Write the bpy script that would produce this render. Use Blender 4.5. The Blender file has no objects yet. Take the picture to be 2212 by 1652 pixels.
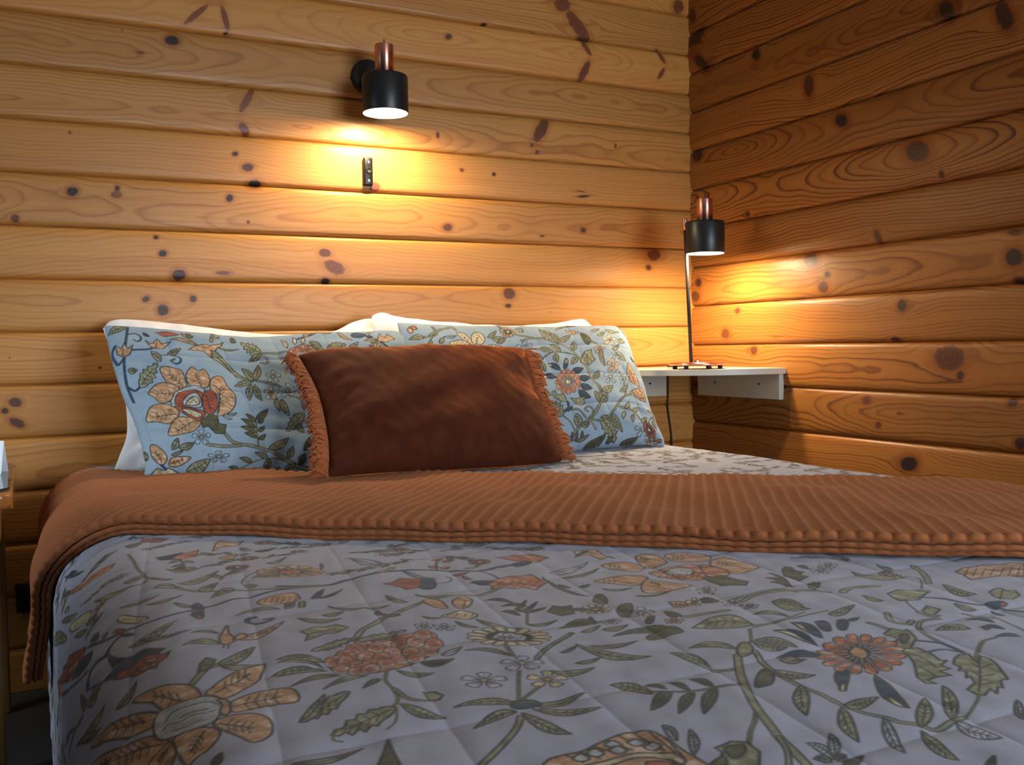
import bpy, bmesh, math, random, json
from mathutils import Matrix, Vector
import numpy as np
ZO=1.732
PI=np.pi
# ---- camera (solved from the board joints of the two walls) ----
def rot(yaw,pitch,roll):
    f=np.array([np.sin(yaw)*np.cos(pitch),np.cos(yaw)*np.cos(pitch),np.sin(pitch)])
    r0=np.array([np.cos(yaw),-np.sin(yaw),0]); u0=np.cross(r0,f)
    return np.cos(roll)*r0+np.sin(roll)*u0, -np.sin(roll)*r0+np.cos(roll)*u0, f
CR,CU,CF=rot(*np.radians([26.72270012,-2.19710313,-1.00300973]))
CP=np.array([-2.08430836,-2.72359121,.865076]); CL=2059.90406
def waves(x,y,seed,n,l0,l1):
    g=np.random.RandomState(seed); o=0*x
    for i in range(n):
        l=np.exp(g.uniform(np.log(l0),np.log(l1))); t=g.uniform(0,2*PI); p=g.uniform(0,2*PI)
        o=o+np.sin(2*PI*(x*np.cos(t)+y*np.sin(t))/l+p)
    return o/np.sqrt(n)
def sstep(a,b,x):
    t=np.clip((x-a)/(b-a),0,1); return t*t*(3-2*t)
# ---- quilt: u runs across the bed along the cloth, y along the bed ----
XL,RL,XR,RR,ZT=-1.945,.12,-.495,.09,.58
YF=-2.44
def qbase(u,y,off):
    u=np.asarray(u,float); y=np.asarray(y,float)
    sl=np.maximum(XL-u,0); sr=np.maximum(u-XR,0); sf=np.maximum(YF-y,0)
    X=np.clip(u,XL,XR); Z=np.full(np.shape(X),ZT); Y=np.maximum(y,YF)
    nx=0*X; nz=0*X+1; ny=0*X
    def arc(s,R):
        t=np.minimum(s/R,PI/2); e=np.maximum(s-R*PI/2,0); return t,e
    t,e=arc(sl,RL); X=X-RL*np.sin(t)-.03*e; Z=Z-RL*(1-np.cos(t))-e; nx=nx-np.sin(t); nz=nz*np.cos(t)
    t,e=arc(sr,RR); X=X+RR*np.sin(t)+.03*e; Z=Z-RR*(1-np.cos(t))-e; nx=nx+np.sin(t); nz=nz*np.cos(t)
    t,e=arc(sf,.1); Y=Y-.1*np.sin(t)-.02*e; Z=Z-.1*(1-np.cos(t))-e; ny=ny-np.sin(t); nz=nz*np.cos(t)
    l=np.sqrt(nx*nx+ny*ny+nz*nz)+1e-9
    return np.stack([X+off*nx/l,Y+off*ny/l,Z+off*nz/l],-1)
def stitchd(u,y):
    a=np.abs(((u-.15*(y+2.05)+1.934)/.126+.5)%1-.5)*.126
    b=np.abs(((y+2.065)/.184+.5)%1-.5)*.184
    return a,b
def qbump(u,y):
    a,b=stitchd(u,y)
    h=.0012*(1-np.exp(-a/.007))+.0016*(1-np.exp(-b/.008))
    h=h+.0011*waves(u,y,3,10,.25,.7)+.0004*waves(u,y,4,14,.03,.09)
    h=h+.0015*sstep(XL,XL-.2,u)*waves(u*.25,y,5,6,.08,.2)
    return h-.004
def quilt(u,y): return qbase(u,y,qbump(u,y))
# ---- pillows: four edge curves in a leaning plane, filled and puffed ----
class Plane:
    def __init__(s,o,psi,theta):
        s.o=np.array(o,float); p=np.radians(psi); t=np.radians(theta)
        s.e1=np.array([np.cos(p),np.sin(p),0]); b=np.array([-np.sin(p),np.cos(p),0])
        s.e2=b*np.cos(t)+np.array([0,0,np.sin(t)]); s.n=-b*np.sin(t)+np.array([0,0,np.cos(t)])
def resample(P,n):
    P=np.array(P,float); k=len(P)
    # smooth through the points, then even spacing
    t=np.arange(k); tt=np.linspace(0,k-1,max(k*24,60)); i=np.minimum(tt.astype(int),k-2); f=(tt-i)[:,None]
    Q=np.vstack([2*P[0]-P[1],P,2*P[-1]-P[-2]]); a,b,c,d=Q[i],Q[i+1],Q[i+2],Q[i+3]
    S=.5*(2*b+(c-a)*f+(2*a-5*b+4*c-d)*f*f+(3*b-a-3*c+d)*f**3)
    L=np.r_[0,np.cumsum(np.hypot(*np.diff(S,axis=0).T))]; q=np.linspace(0,L[-1],n)
    return np.stack([np.interp(q,L,S[:,0]),np.interp(q,L,S[:,1])],-1)
def pillow(pl,edges,T,nu,nv,side=1,seed=0,ex=(.55,4.),wr=.003,stitch=0):
    top,bot,lef,rig=[np.array(e,float)/1000 for e in edges]
    A=resample(top,nu); B=resample(bot,nu); L=resample(lef,nv); R=resample(rig,nv)
    u=np.linspace(0,1,nu)[None,:,None]; v=np.linspace(0,1,nv)[:,None,None]
    P=(1-v)*A[None]+v*B[None]+(1-u)*L[:,None]+u*R[:,None]-((1-u)*(1-v)*A[0]+u*(1-v)*A[-1]+(1-u)*v*B[0]+u*v*B[-1])
    U=2*u[...,0]-1; V=2*v[...,0]-1
    f=np.clip((1-np.abs(U)**ex[1])*(1-np.abs(V)**ex[1]),0,1)**ex[0]
    x,y=P[...,0],P[...,1]
    h=T*f*(1+.18*V)
    e=np.minimum(1-np.abs(U),1-np.abs(V))
    g=np.clip(f*1.5,0,1)
    rad=np.arctan2(V,U)
    h=h+wr*g*(waves(x,y,seed+1,10,.09,.3)+.5*waves(x,y,seed+2,12,.035,.09)*(1.2-np.clip(f,0,1)))
    h=h+wr*1.1*g*np.exp(-e/.13)*np.sin(rad*19+3*waves(x,y,seed+3,4,.2,.5))
    if stitch:
        gx=.74*np.linspace(0,1,nu)[None]+0*x; gy=.48*np.linspace(0,1,nv)[:,None]+0*x
        a=np.abs(((gx-.06*gy)/.128+.5)%1-.5)*.128; b=np.abs((gy/.12+.5)%1-.5)*.12
        h=h-g*.0024*(np.exp(-a/.007)+np.exp(-b/.007))+g*.0011*waves(x,y,seed+9,12,.03,.11)

    return pl.o+x[...,None]*pl.e1+y[...,None]*pl.e2+(side*h)[...,None]*pl.n

# ------------------------------------------------------------------ helpers
SC=bpy.context.scene; COL=SC.collection
def link(o,parent=None):
    COL.objects.link(o)
    if parent is not None: o.parent=parent
    return o
def tag(o,label=None,cat=None,group=None,kind=None):
    if label: o['label']=label
    if cat: o['category']=cat
    if group: o['group']=group
    if kind: o['kind']=kind
    return o
def thing(name,label,cat,loc=(0,0,0),group=None):
    o=bpy.data.objects.new(name,None); o.location=loc; o.empty_display_size=.05; link(o); o['_o']=0
    del o['_o']
    return tag(o,label,cat,group)
def mesh_obj(name,me,mats,parent=None):
    for m in (mats if isinstance(mats,(list,tuple)) else [mats]): me.materials.append(m)
    o=bpy.data.objects.new(name,me); link(o,parent)
    if parent is not None: o.matrix_parent_inverse=Matrix.Translation(parent.location).inverted()
    return o
def bm_obj(name,bm,mats,parent=None,smooth=True):
    me=bpy.data.meshes.new(name); bmesh.ops.recalc_face_normals(bm,faces=bm.faces) if False else None
    bm.to_mesh(me); bm.free()
    if smooth: me.polygons.foreach_set('use_smooth',[True]*len(me.polygons))
    me.update(); return mesh_obj(name,me,mats,parent)
def grids(name,parts,mats,parent=None,attrs=None,cols=None,flips=None,slots=None):
    """one mesh from several (H,W,3) grids, with float / colour point attributes"""
    V=[];F=[];n=0;S=[]
    for k,P in enumerate(parts):
        H,W=P.shape[:2]; V.append(P.reshape(-1,3)); i=np.arange(H*W).reshape(H,W)+n
        q=np.stack([i[:-1,:-1],i[:-1,1:],i[1:,1:],i[1:,:-1]],-1).reshape(-1,4)
        if flips and flips[k]: q=q[:,::-1]
        F.append(q); n+=H*W; S.append(np.full(len(q),slots[k] if slots else 0))
    V=np.concatenate(V).astype(np.float32); F=np.concatenate(F).astype(np.int32); S=np.concatenate(S).astype(np.int32)
    me=bpy.data.meshes.new(name); me.vertices.add(len(V)); me.vertices.foreach_set('co',V.ravel())
    me.loops.add(F.size); me.loops.foreach_set('vertex_index',F.ravel())
    me.polygons.add(len(F)); me.polygons.foreach_set('loop_start',np.arange(0,F.size,4,dtype=np.int32))
    try: me.polygons.foreach_set('loop_total',np.full(len(F),4,dtype=np.int32))
    except Exception: pass
    me.polygons.foreach_set('material_index',S)
    me.polygons.foreach_set('use_smooth',np.ones(len(F),dtype=bool))
    me.update(calc_edges=True); me.validate()
    for a,v in (attrs or {}).items():
        at=me.attributes.new(a,'FLOAT','POINT'); at.data.foreach_set('value',np.concatenate([x.ravel() for x in v]).astype(np.float32))
    for a,v in (cols or {}).items():
        at=me.color_attributes.new(a,'FLOAT_COLOR','POINT'); c=np.concatenate([x.reshape(-1,3) for x in v]); c=np.concatenate([c,np.ones((len(c),1))],1)
        at.data.foreach_set('color',c.astype(np.float32).ravel())
    return mesh_obj(name,me,mats,parent)
def lathe(bm,prof,center,axis=(0,0,1),seg=48,mat=0,close=False):
    """prof: (radius, height) pairs revolved about axis through center"""
    q=Vector((0,0,1)).rotation_difference(Vector(axis).normalized()); c=Vector(center); rings=[]
    for r,h in prof:
        if r<1e-6: rings.append([bm.verts.new(c+q@Vector((0,0,h)))])
        else: rings.append([bm.verts.new(c+q@Vector((r*math.cos(2*PI*k/seg),r*math.sin(2*PI*k/seg),h))) for k in range(seg)])
    for a,b in zip(rings[:-1],rings[1:]):
        for k in range(seg):
            l=(k+1)%seg
            if len(a)==1 and len(b)==1: continue
            if len(a)==1: f=bm.faces.new((a[0],b[l],b[k]))
            elif len(b)==1: f=bm.faces.new((a[k],a[l],b[0]))
            else: f=bm.faces.new((a[k],a[l],b[l],b[k]))
            f.material_index=mat
def tube(bm,pts,r,seg=10,cap=True,mat=0):
    pts=[Vector(p) for p in pts]; rings=[]; up=None
    for i,p in enumerate(pts):
        t=(pts[min(i+1,len(pts)-1)]-pts[max(i-1,0)]).normalized()
        if up is None: up=t.orthogonal().normalized()
        up=(up-t*up.dot(t)).normalized(); w=t.cross(up); rr=r[i] if isinstance(r,(list,tuple)) else r
        rings.append([bm.verts.new(p+rr*(math.cos(2*PI*k/seg)*up+math.sin(2*PI*k/seg)*w)) for k in range(seg)])
    for a,b in zip(rings[:-1],rings[1:]):
        for k in range(seg): bm.faces.new((a[k],a[(k+1)%seg],b[(k+1)%seg],b[k])).material_index=mat
    if cap: bm.faces.new(rings[0][::-1]); bm.faces.new(rings[-1])
def box(bm,c,s,bev=.003,seg=2,rot=None,mat=0):
    r=bmesh.ops.create_cube(bm,size=1); vs=r['verts']
    M=Matrix.Translation(c)@(rot.to_4x4() if rot else Matrix())@Matrix.Diagonal((*s,1))
    bmesh.ops.transform(bm,matrix=M,verts=vs)
    fs={f for v in vs for f in v.link_faces}; es={e for v in vs for e in v.link_edges}
    for f in fs: f.material_index=mat
    if bev: bmesh.ops.bevel(bm,geom=list(es),offset=bev,segments=seg,affect='EDGES',profile=.5)
def prism(bm,poly,z0,z1,bev=0,seg=2):
    """poly: ccw xy points; rounded top and bottom rims"""
    n=len(poly); c=Vector((sum(p[0] for p in poly)/n,sum(p[1] for p in poly)/n))
    vb=[bm.verts.new((p[0],p[1],z0)) for p in poly]; vt=[bm.verts.new((p[0],p[1],z1)) for p in poly]
    ft=bm.faces.new(vt); fb=bm.faces.new(vb[::-1])
    for k in range(n): bm.faces.new((vb[k],vb[(k+1)%n],vt[(k+1)%n],vt[k]))
    if bev: bmesh.ops.bevel(bm,geom=list(ft.edges)+list(fb.edges),offset=bev,segments=seg,affect='EDGES',profile=.5)
# ------------------------------------------------------------------ materials
class N:
    def __init__(s,name):
        s.m=bpy.data.materials.new(name); s.m.use_nodes=True; s.t=s.m.node_tree; s.t.nodes.clear()
        s.out=s.n('ShaderNodeOutputMaterial')
    def n(s,typ,ins=None,**kw):
        x=s.t.nodes.new(typ)
        for k,v in kw.items(): setattr(x,k,v)
        for k,v in (ins or {}).items():
            if hasattr(v,'links') or isinstance(v,bpy.types.NodeSocket): s.t.links.new(v,x.inputs[k])
            else: x.inputs[k].default_value=v
        return x
    def math(s,op,a,b=None,c=None,clamp=False):
        d={0:a}
        if b is not None: d[1]=b
        if c is not None: d[2]=c
        return s.n('ShaderNodeMath',d,operation=op,use_clamp=clamp).outputs[0]
    def attr(s,name,out='Fac'): return s.n('ShaderNodeAttribute',attribute_name=name).outputs[out]
    def noise(s,vec,scale,detail=2,rough=.5,dim='3D',w=None):
        d={'Scale':scale,'Detail':detail,'Roughness':rough}
        if vec is not None: d['Vector']=vec
        if w is not None: d['W']=w
        return s.n('ShaderNodeTexNoise',d,noise_dimensions=dim).outputs['Fac']
    def ramp(s,fac,stops,interp='LINEAR'):
        r=s.n('ShaderNodeValToRGB',{'Fac':fac}); r.color_ramp.interpolation=interp; e=r.color_ramp.elements
        while len(e)>len(stops): e.remove(e[-1])
        while len(e)<len(stops): e.new(1)
        for k,(p,c) in enumerate(stops): e[k].position=p; e[k].color=(*c,1) if len(c)==3 else c
        return r.outputs['Color']
    def rng(s,v,a,b,c=0.,d=1.,typ='SMOOTHSTEP'):
        return s.n('ShaderNodeMapRange',{0:v,1:a,2:b,3:c,4:d},interpolation_type=typ).outputs[0]
    def mix(s,f,a,b,mode='MIX'):
        x=s.n('ShaderNodeMix',data_type='RGBA',blend_type=mode); 
        for i,v in ((0,f),(6,a),(7,b)):
            if isinstance(v,bpy.types.NodeSocket): s.t.links.new(v,x.inputs[i])
            else: x.inputs[i].default_value=(*v,1) if isinstance(v,tuple) and len(v)==3 else v
        return x.outputs[2]
    def obj(s,scale=(1,1,1)):
        tc=s.n('ShaderNodeTexCoord').outputs['Object']
        return s.n('ShaderNodeMapping',{'Vector':tc,'Scale':scale}).outputs[0]
    def bsdf(s,**ins):
        b=s.n('ShaderNodeBsdfPrincipled',{k.replace('_',' '):v for k,v in ins.items()})
        s.t.links.new(b.outputs[0],s.out.inputs[0]); return b
    def bump(s,h,strength,dist=.001):
        return s.n('ShaderNodeBump',{'Height':h,'Strength':strength,'Distance':dist}).outputs[0]
def plain(name,col,rough=.5,metal=0.,spec=.5,noise=.06,scale=60,coat=0.,bump=0.):
    k=N(name); f=k.noise(k.obj(),scale,3)
    c=k.mix(f,tuple(x*(1-noise) for x in col),tuple(min(x*(1+noise),1) for x in col))
    d=dict(Base_Color=c,Roughness=k.rng(f,.2,.8,max(rough-.05,.02),rough+.05,'LINEAR'),Metallic=metal,Specular_IOR_Level=spec,Coat_Weight=coat)
    if bump: d['Normal']=k.bump(f,bump,.0005)
    k.bsdf(**d); return k.m
def wood_wall(name,lo,hi,axis,contrast):
    k=N(name); tc=k.n('ShaderNodeTexCoord').outputs['Object']
    sc=(1,60,60) if axis=='x' else (60,1,60)
    st=k.n('ShaderNodeMapping',{'Vector':tc,'Scale':sc}).outputs[0]
    sc2=(6,400,400) if axis=='x' else (400,6,400)
    st2=k.n('ShaderNodeMapping',{'Vector':tc,'Scale':sc2}).outputs[0]
    ph=k.attr('phase'); tone=k.attr('tone'); kd=k.attr('knot'); kk=k.attr('kdark'); kc=k.attr('grain')
    wob=k.noise(tc,9,3); wob2=k.noise(st,1.3,2)
    p=k.math('ADD',ph,k.math('ADD',k.math('MULTIPLY',wob,.9),k.math('MULTIPLY',wob2,.28)))
    fr=k.math('FRACT',p); fl=k.math('FLOOR',p)
    per=k.noise(None,1.0,0,dim='1D',w=k.math('ADD',k.math('MULTIPLY',fl,7.13),k.math('MULTIPLY',tone,50)))
    ring=k.ramp(fr,[(0,(.05,)*3),(.35,(0,)*3),(.66,(.28,)*3),(.84,(1,)*3),(.93,(.85,)*3),(1,(.05,)*3)])
    ring=k.math('MULTIPLY',ring,k.rng(per,.3,.68,.25,1.,'LINEAR'))
    ring=k.math('MULTIPLY',ring,kc,clamp=True)
    streak=k.noise(st2,1,2); big=k.noise(st,.35,3,.6)
    base=k.mix(k.math('MULTIPLY',ring,contrast),hi,lo)
    warm=k.mix(k.rng(big,.35,.7,0,.45),base,k.mix(1.,base,(.80,.62,.42),'MULTIPLY'))
    c=k.mix(k.rng(streak,.3,.75,0,.22),warm,k.mix(1.,warm,(.62,.5,.38),'MULTIPLY'))
    tv=k.rng(tone,0,1,.82,1.12,'LINEAR')
    c=k.mix(1.,c,k.n('ShaderNodeCombineXYZ',{0:tv,1:tv,2:tv}).outputs[0],'MULTIPLY')
    # knots: red halo, dark rim, core with rings of its own
    kn=k.math('ADD',kd,k.math('MULTIPLY',k.math('SUBTRACT',k.noise(tc,70,2),.5),.5))
    halo=k.math('MULTIPLY',k.rng(kn,1.0,2.3,.75,0.),kk)
    c=k.mix(halo,c,k.mix(1.,c,(.60,.34,.2),'MULTIPLY'))
    core=k.mix(kk,(.20,.065,.022),(.016,.010,.009))
    cr=k.math('FRACT',k.math('ADD',k.math('MULTIPLY',kd,2.6),k.math('MULTIPLY',wob,1.2)))
    core=k.mix(k.math('MULTIPLY',cr,.55),core,k.mix(1.,core,(2.6,1.9,1.5),'MULTIPLY'))
    c=k.mix(k.rng(kn,.86,1.08,1.,0.),c,core)
    rim=k.math('MULTIPLY',k.rng(k.math('ABSOLUTE',k.math('SUBTRACT',kn,1.02)),0.,.16,.6,0.),1.)
    c=k.mix(rim,c,(.05,.02,.01))
    # nail-sized flecks
    ro=k.rng(streak,.2,.8,.34,.5,'LINEAR')
    k.bsdf(Base_Color=c,Roughness=ro,Specular_IOR_Level=.35,Normal=k.bump(k.math('ADD',ring,k.math('MULTIPLY',streak,.5)),.12,.0015))
    return k.m
def cloth(name,attr=None,col=None,rough=.9,sheen=.25,tint=(1,1,1),weave=900,amount=.14,bump=.25,srough=.5,wash=None):
    k=N(name); v=k.obj(); f=k.noise(v,weave,2); g=k.noise(v,14,4,.6); h=k.noise(v,120,2)
    c=k.attr(attr,'Color') if attr else None
    if c is None: c=k.mix(1.,col,(1,1,1),'MULTIPLY')
    m=k.math('ADD',k.math('MULTIPLY',k.math('SUBTRACT',f,.5),amount*2),k.math('ADD',k.math('MULTIPLY',k.math('SUBTRACT',g,.5),amount*1.2),k.math('MULTIPLY',k.math('SUBTRACT',h,.5),amount)))
    m=k.math('ADD',m,1.)
    c=k.mix(1.,c,k.n('ShaderNodeCombineXYZ',{0:m,1:m,2:m}).outputs[0],'MULTIPLY')
    k.bsdf(Base_Color=c,Roughness=rough,Specular_IOR_Level=.15,Sheen_Weight=sheen,Sheen_Tint=(*tint,1),Sheen_Roughness=srough,Normal=k.bump(f,bump,.0006))
    return k.m
def velvet(name):
    k=N(name); v=k.obj(); g=k.noise(v,9,4,.6); h=k.noise(v,40,3,.6); f=k.noise(v,700,1)
    t=k.math('ADD',k.math('MULTIPLY',g,.7),k.math('MULTIPLY',h,.3))
    c=k.mix(k.rng(t,.3,.72,0,1),(.050,.011,.005),(.092,.023,.009))
    k.bsdf(Base_Color=c,Roughness=.8,Specular_IOR_Level=.1,Sheen_Weight=k.rng(t,.3,.7,.5,.75),Sheen_Tint=(1,.27,.06,1),Sheen_Roughness=.30,Normal=k.bump(k.math('ADD',f,k.math('MULTIPLY',h,1.5)),.25,.001))
    return k.m
def emit(name,col,s):
    k=N(name); e=k.n('ShaderNodeEmission',{'Color':(*col,1),'Strength':s}); k.t.links.new(e.outputs[0],k.out.inputs[0]); return k.m
M={}
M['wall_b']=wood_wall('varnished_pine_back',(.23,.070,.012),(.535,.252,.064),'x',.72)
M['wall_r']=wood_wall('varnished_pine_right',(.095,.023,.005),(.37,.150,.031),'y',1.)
M['quilt']=cloth('printed_quilt_cotton','print',sheen=.15,amount=.10)
M['sham']=cloth('printed_sham_cotton','print',sheen=.15,amount=.08)
M['white']=cloth('white_cotton',col=(.82,.83,.86),sheen=.1,amount=.03)
M['rust']=cloth('rust_waffle_cotton',col=(.285,.095,.035),sheen=.15,tint=(1,.6,.35),weave=700,amount=.2,bump=.4)
M['velvet']=velvet('rust_velvet')
M['fringe']=cloth('rust_fringe_cotton',col=(.33,.095,.032),sheen=.3,tint=(1,.6,.4),weave=400,amount=.25)
M['black']=plain('black_powder_coat',(.012,.013,.013),.38,spec=.4,noise=.2,scale=900)
M['black_gloss']=plain('black_gloss_metal',(.005,.005,.005),.3,spec=.18,noise=.1)
k=N('brushed_copper'); st_=k.noise(k.obj((30,30,900)),1.,2)
k.bsdf(Base_Color=k.mix(st_,(.78,.37,.28),(.88,.46,.36)),Roughness=.33,Metallic=1.,Anisotropic=.85,Anisotropic_Rotation=.25,Tangent=k.n('ShaderNodeTangent',direction_type='RADIAL',axis='Z').outputs[0]); M['copper']=k.m
M['shade_in']=plain('white_enamel',(.9,.88,.84),.5)
M['bulb']=emit('lamp_bulb_glow',(1.,.76,.46),850.)
M['chrome']=plain('bright_steel',(.75,.74,.72),.2,metal=1.)
M['dark_hole']=plain('dark_recess',(.004,.004,.004),.8)
M['shelf']=plain('cream_laminate',(.56,.53,.45),.42,noise=.03,scale=30)
M['cord']=plain('dark_brown_cable',(.018,.012,.010),.5)
M['table_wood']=plain('orange_varnished_pine',(.40,.16,.04),.25,noise=.2,scale=18,coat=.4)
M['leg_wood']=plain('yellow_pine_leg',(.42,.24,.07),.45,noise=.2,scale=14)
M['glass_top']=plain('dark_glass',(.012,.022,.022),.04,spec=.9,noise=.05)
M['paper']=plain('white_paper_card',(.88,.93,.96),.7,noise=.02)
M['ink']=plain('grey_print',(.30,.33,.36),.8)
M['floor']=plain('dark_carpet',(.05,.042,.036),.95,noise=.4,scale=300,bump=.6)
M['ceiling']=plain('white_ceiling',(.55,.5,.42),.9)
M['rubber']=plain('black_rubber',(.01,.01,.01),.7)
M['mattress']=cloth('mattress_ticking',col=(.6,.6,.6))
# ------------------------------------------------------------------ printed cotton
INK=dict(o=(.225,.225,.140),d=(.095,.095,.048),k=(.040,.044,.036),b=(.030,.055,.095),p=(.46,.265,.135),r=(.40,.150,.065),e=(.31,.080,.045),c=(.50,.42,.26),g=(.38,.40,.41),m=(.13,.075,.11),h=(.050,.085,.080),w=None)
class Cloth:
    def __init__(s,xs,ys,base,seed=1):
        s.xs=xs; s.ys=ys; s.base=np.array(base); X,Y=np.meshgrid(xs,ys)
        wv=waves(X,Y,seed,8,60,260)*.03+waves(X,Y,seed+1,8,14,50)*.02
        s.img=(s.base[None,None]*(1+wv[...,None])); s.cov=np.zeros((len(ys),len(xs)),np.float32)
        s.var=1+.22*waves(X,Y,seed+2,10,9,34)+.10*waves(X,Y,seed+3,10,4,9)
    def win(s,P,pad):
        a,b=P.min(0)-pad,P.max(0)+pad
        i0,i1=np.searchsorted(s.xs,[a[0],b[0]]); j0,j1=np.searchsorted(s.ys,[a[1],b[1]])
        if i1-i0<1 or j1-j0<1: return None
        aa=max((s.xs[i1-1]-s.xs[i0])/max(i1-i0-1,1),(s.ys[j1-1]-s.ys[j0])/max(j1-j0-1,1),.8)
        X,Y=np.meshgrid(s.xs[i0:i1],s.ys[j0:j1]); return slice(j0,j1),slice(i0,i1),X,Y,aa
    def dist(s,P,X,Y,closed):
        A=P; B=np.roll(P,-1,0) if closed else P[1:]
        if not closed: A=P[:-1]
        d=np.full(X.shape,1e9); ins=np.zeros(X.shape,bool)
        for (ax,ay),(bx,by) in zip(A,B):
            ex,ey=bx-ax,by-ay; l=ex*ex+ey*ey+1e-9; t=np.clip(((X-ax)*ex+(Y-ay)*ey)/l,0,1)
            d=np.minimum(d,(X-ax-t*ex)**2+(Y-ay-t*ey)**2)
            if closed:
                c=((ay>Y)!=(by>Y))
                if ey: ins^=c&(X<(ex*(Y-ay)/ey+ax))
        return np.sqrt(d),ins
    def put(s,w,cov,col,alpha=1.,var=1.):
        c=INK.get(col) if isinstance(col,str) else col
        if c is None: c=s.base
        v=1+(s.var[w[0],w[1]]-1)*var
        a=(cov*alpha)[...,None]; s.img[w[0],w[1]]=s.img[w[0],w[1]]*(1-a)+np.array(c)*v[...,None]*a
        s.cov[w[0],w[1]]=np.maximum(s.cov[w[0],w[1]],cov)
    def fill(s,P,col,ow=2.8,line='k'):
        P=np.array(P,float); w=s.win(P,4)
        if not w: return
        d,ins=s.dist(P,w[2],w[3],True); sd=np.where(ins,d,-d); cov=np.clip(.5+sd/w[4],0,1)
        s.put(w,cov,col,1.)
        if col in ('o','p','c','r') :   # washed-out patches inside a block-printed shape
            n=np.clip((s.var[w[0],w[1]]-1.05)*2.2,0,.6); s.put(w,cov*n,'g' if col!='o' else (.30,.30,.20),.8)
        if ow: s.put(w,np.clip(.5+(ow/2-d)/w[4],0,1),line,.92,.6)
    def stroke(s,P,wd,col,alpha=.92):
        P=np.array(P,float)
        if len(P)<2: return
        w=s.win(P,wd+2)
        if not w: return
        d,_=s.dist(P,w[2],w[3],False); s.put(w,np.clip(.5+(wd/2-d)/w[4],0,1),col,alpha,.7)
def smooth(P,closed,k=4):
    P=np.array(P,float); n=len(P)
    if n<3: return P
    Q=np.vstack([P[-1],P,P[0],P[1]]) if closed else np.vstack([2*P[0]-P[1],P,2*P[-1]-P[-2]])
    out=[]
    for i in range(n if closed else n-1):
        a,b,c,d=Q[i:i+4]
        for t in np.arange(k)/k: out.append(.5*(2*b+(c-a)*t+(2*a-5*b+4*c-d)*t*t+(3*b-a-3*c+d)*t**3))
    if not closed: out.append(P[-1])
    return np.array(out)
def leaf(cl,a,b,nv,bl,k,col,ow=2.7):
    d=b-a; s_=np.linspace(0,1,11); prof=np.sin(PI*s_**.85)**.9
    off=bl*4*s_*(1-s_)
    mid=a+s_[:,None]*d+off[:,None]*nv
    if k&1:
        up=[];lo=[]
        for i in range(5):
            s1=(i+.5)/5*.9+.05; pr=math.sin(PI*min(s1,1)**.8)
            for ds,f in ((-.06,.74),(.05,1.14)): up.append(a+d*(s1+ds)+nv*pr*f); lo.append(a+d*(s1+ds)-nv*pr*f)
        P=np.vstack([[a],up,[b],lo[::-1]])
    else:
        P=np.vstack([mid+prof[:,None]*nv,(mid-prof[:,None]*nv)[-2:0:-1]])
    cl.fill(P,col,ow)
    if k&2: cl.stroke(mid[1:9],1.8,'k')
    if k&4:
        for s1 in (.28,.42,.56,.7):
            m=a+s1*d+bl*4*s1*(1-s1)*nv
            for sg in (1,-1): cl.stroke([m,m+d*.08+sg*nv*.6],1.5,'k')
def five(cl,c,ex,ey,col,n=5):
    for i in range(n):
        t=-PI/2+2*PI/n*i
        f=lambda r,a:c+ex*r*math.cos(a)+ey*r*math.sin(a)
        P=[f(r,t+a) for r,a in ((.12,0),(.5,-.42),(.88,-.36),(1,-.12),(.93,0),(1,.12),(.88,.36),(.5,.42))]
        cl.fill(P,col,1.9); cl.stroke([f(.15,t),f(.5,t)],1.4,'k')
    cl.fill([c+ex*.17*math.cos(a)+ey*.17*math.sin(a) for a in np.linspace(0,6.28,8)[:-1]],'c' if col!='c' else 'r',1.4)
def dahlia(cl,c,ex,ey,n,r0,ph,col,core):
    g=lambda r,a:c+ex*r*math.cos(a)+ey*r*math.sin(a)
    for i in range(n):
        t=2*PI*i/n+ph; h=PI/n*.95
        cl.fill([g(r,t+a*h) for r,a in ((r0,0),(.55,-.8),(.9,-.85),(1,-.35),(1,.35),(.9,.85),(.55,.8))],col,1.9); cl.stroke([g(r0,t),g(.6,t)],1.4,'k')
    cl.fill([g(r0*1.15,a) for a in np.linspace(0,6.28,10)[:-1]],'k',0)
    cl.fill([g(r0*.85,a) for a in np.linspace(0,6.28,10)[:-1]],core,0)
def scale(cl,c,ex,ey,col):
    e=lambda k,a:c+k*(ex*math.cos(a)+ey*math.sin(a))
    cl.fill([e(1,a) for a in np.linspace(0,6.28,13)[:-1]],col,1.7)
    cl.stroke([e(.86,a) for a in np.linspace(.4,2.7,8)],2.4,'g')
    for q in (-.35,0,.35): cl.stroke([c+ex*q*.5-ey*.4,c+ex*q+ey*.3],1.2,'m')
def vine(cl,P,w,col):
    P=smooth(P,False)
    if w>5.5:
        cl.stroke(P,w,'k' if col!='b' else 'b'); cl.stroke(P,w-4.2,col,1.)
    else: cl.stroke(P,w,col if col=='b' else 'd')
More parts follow.
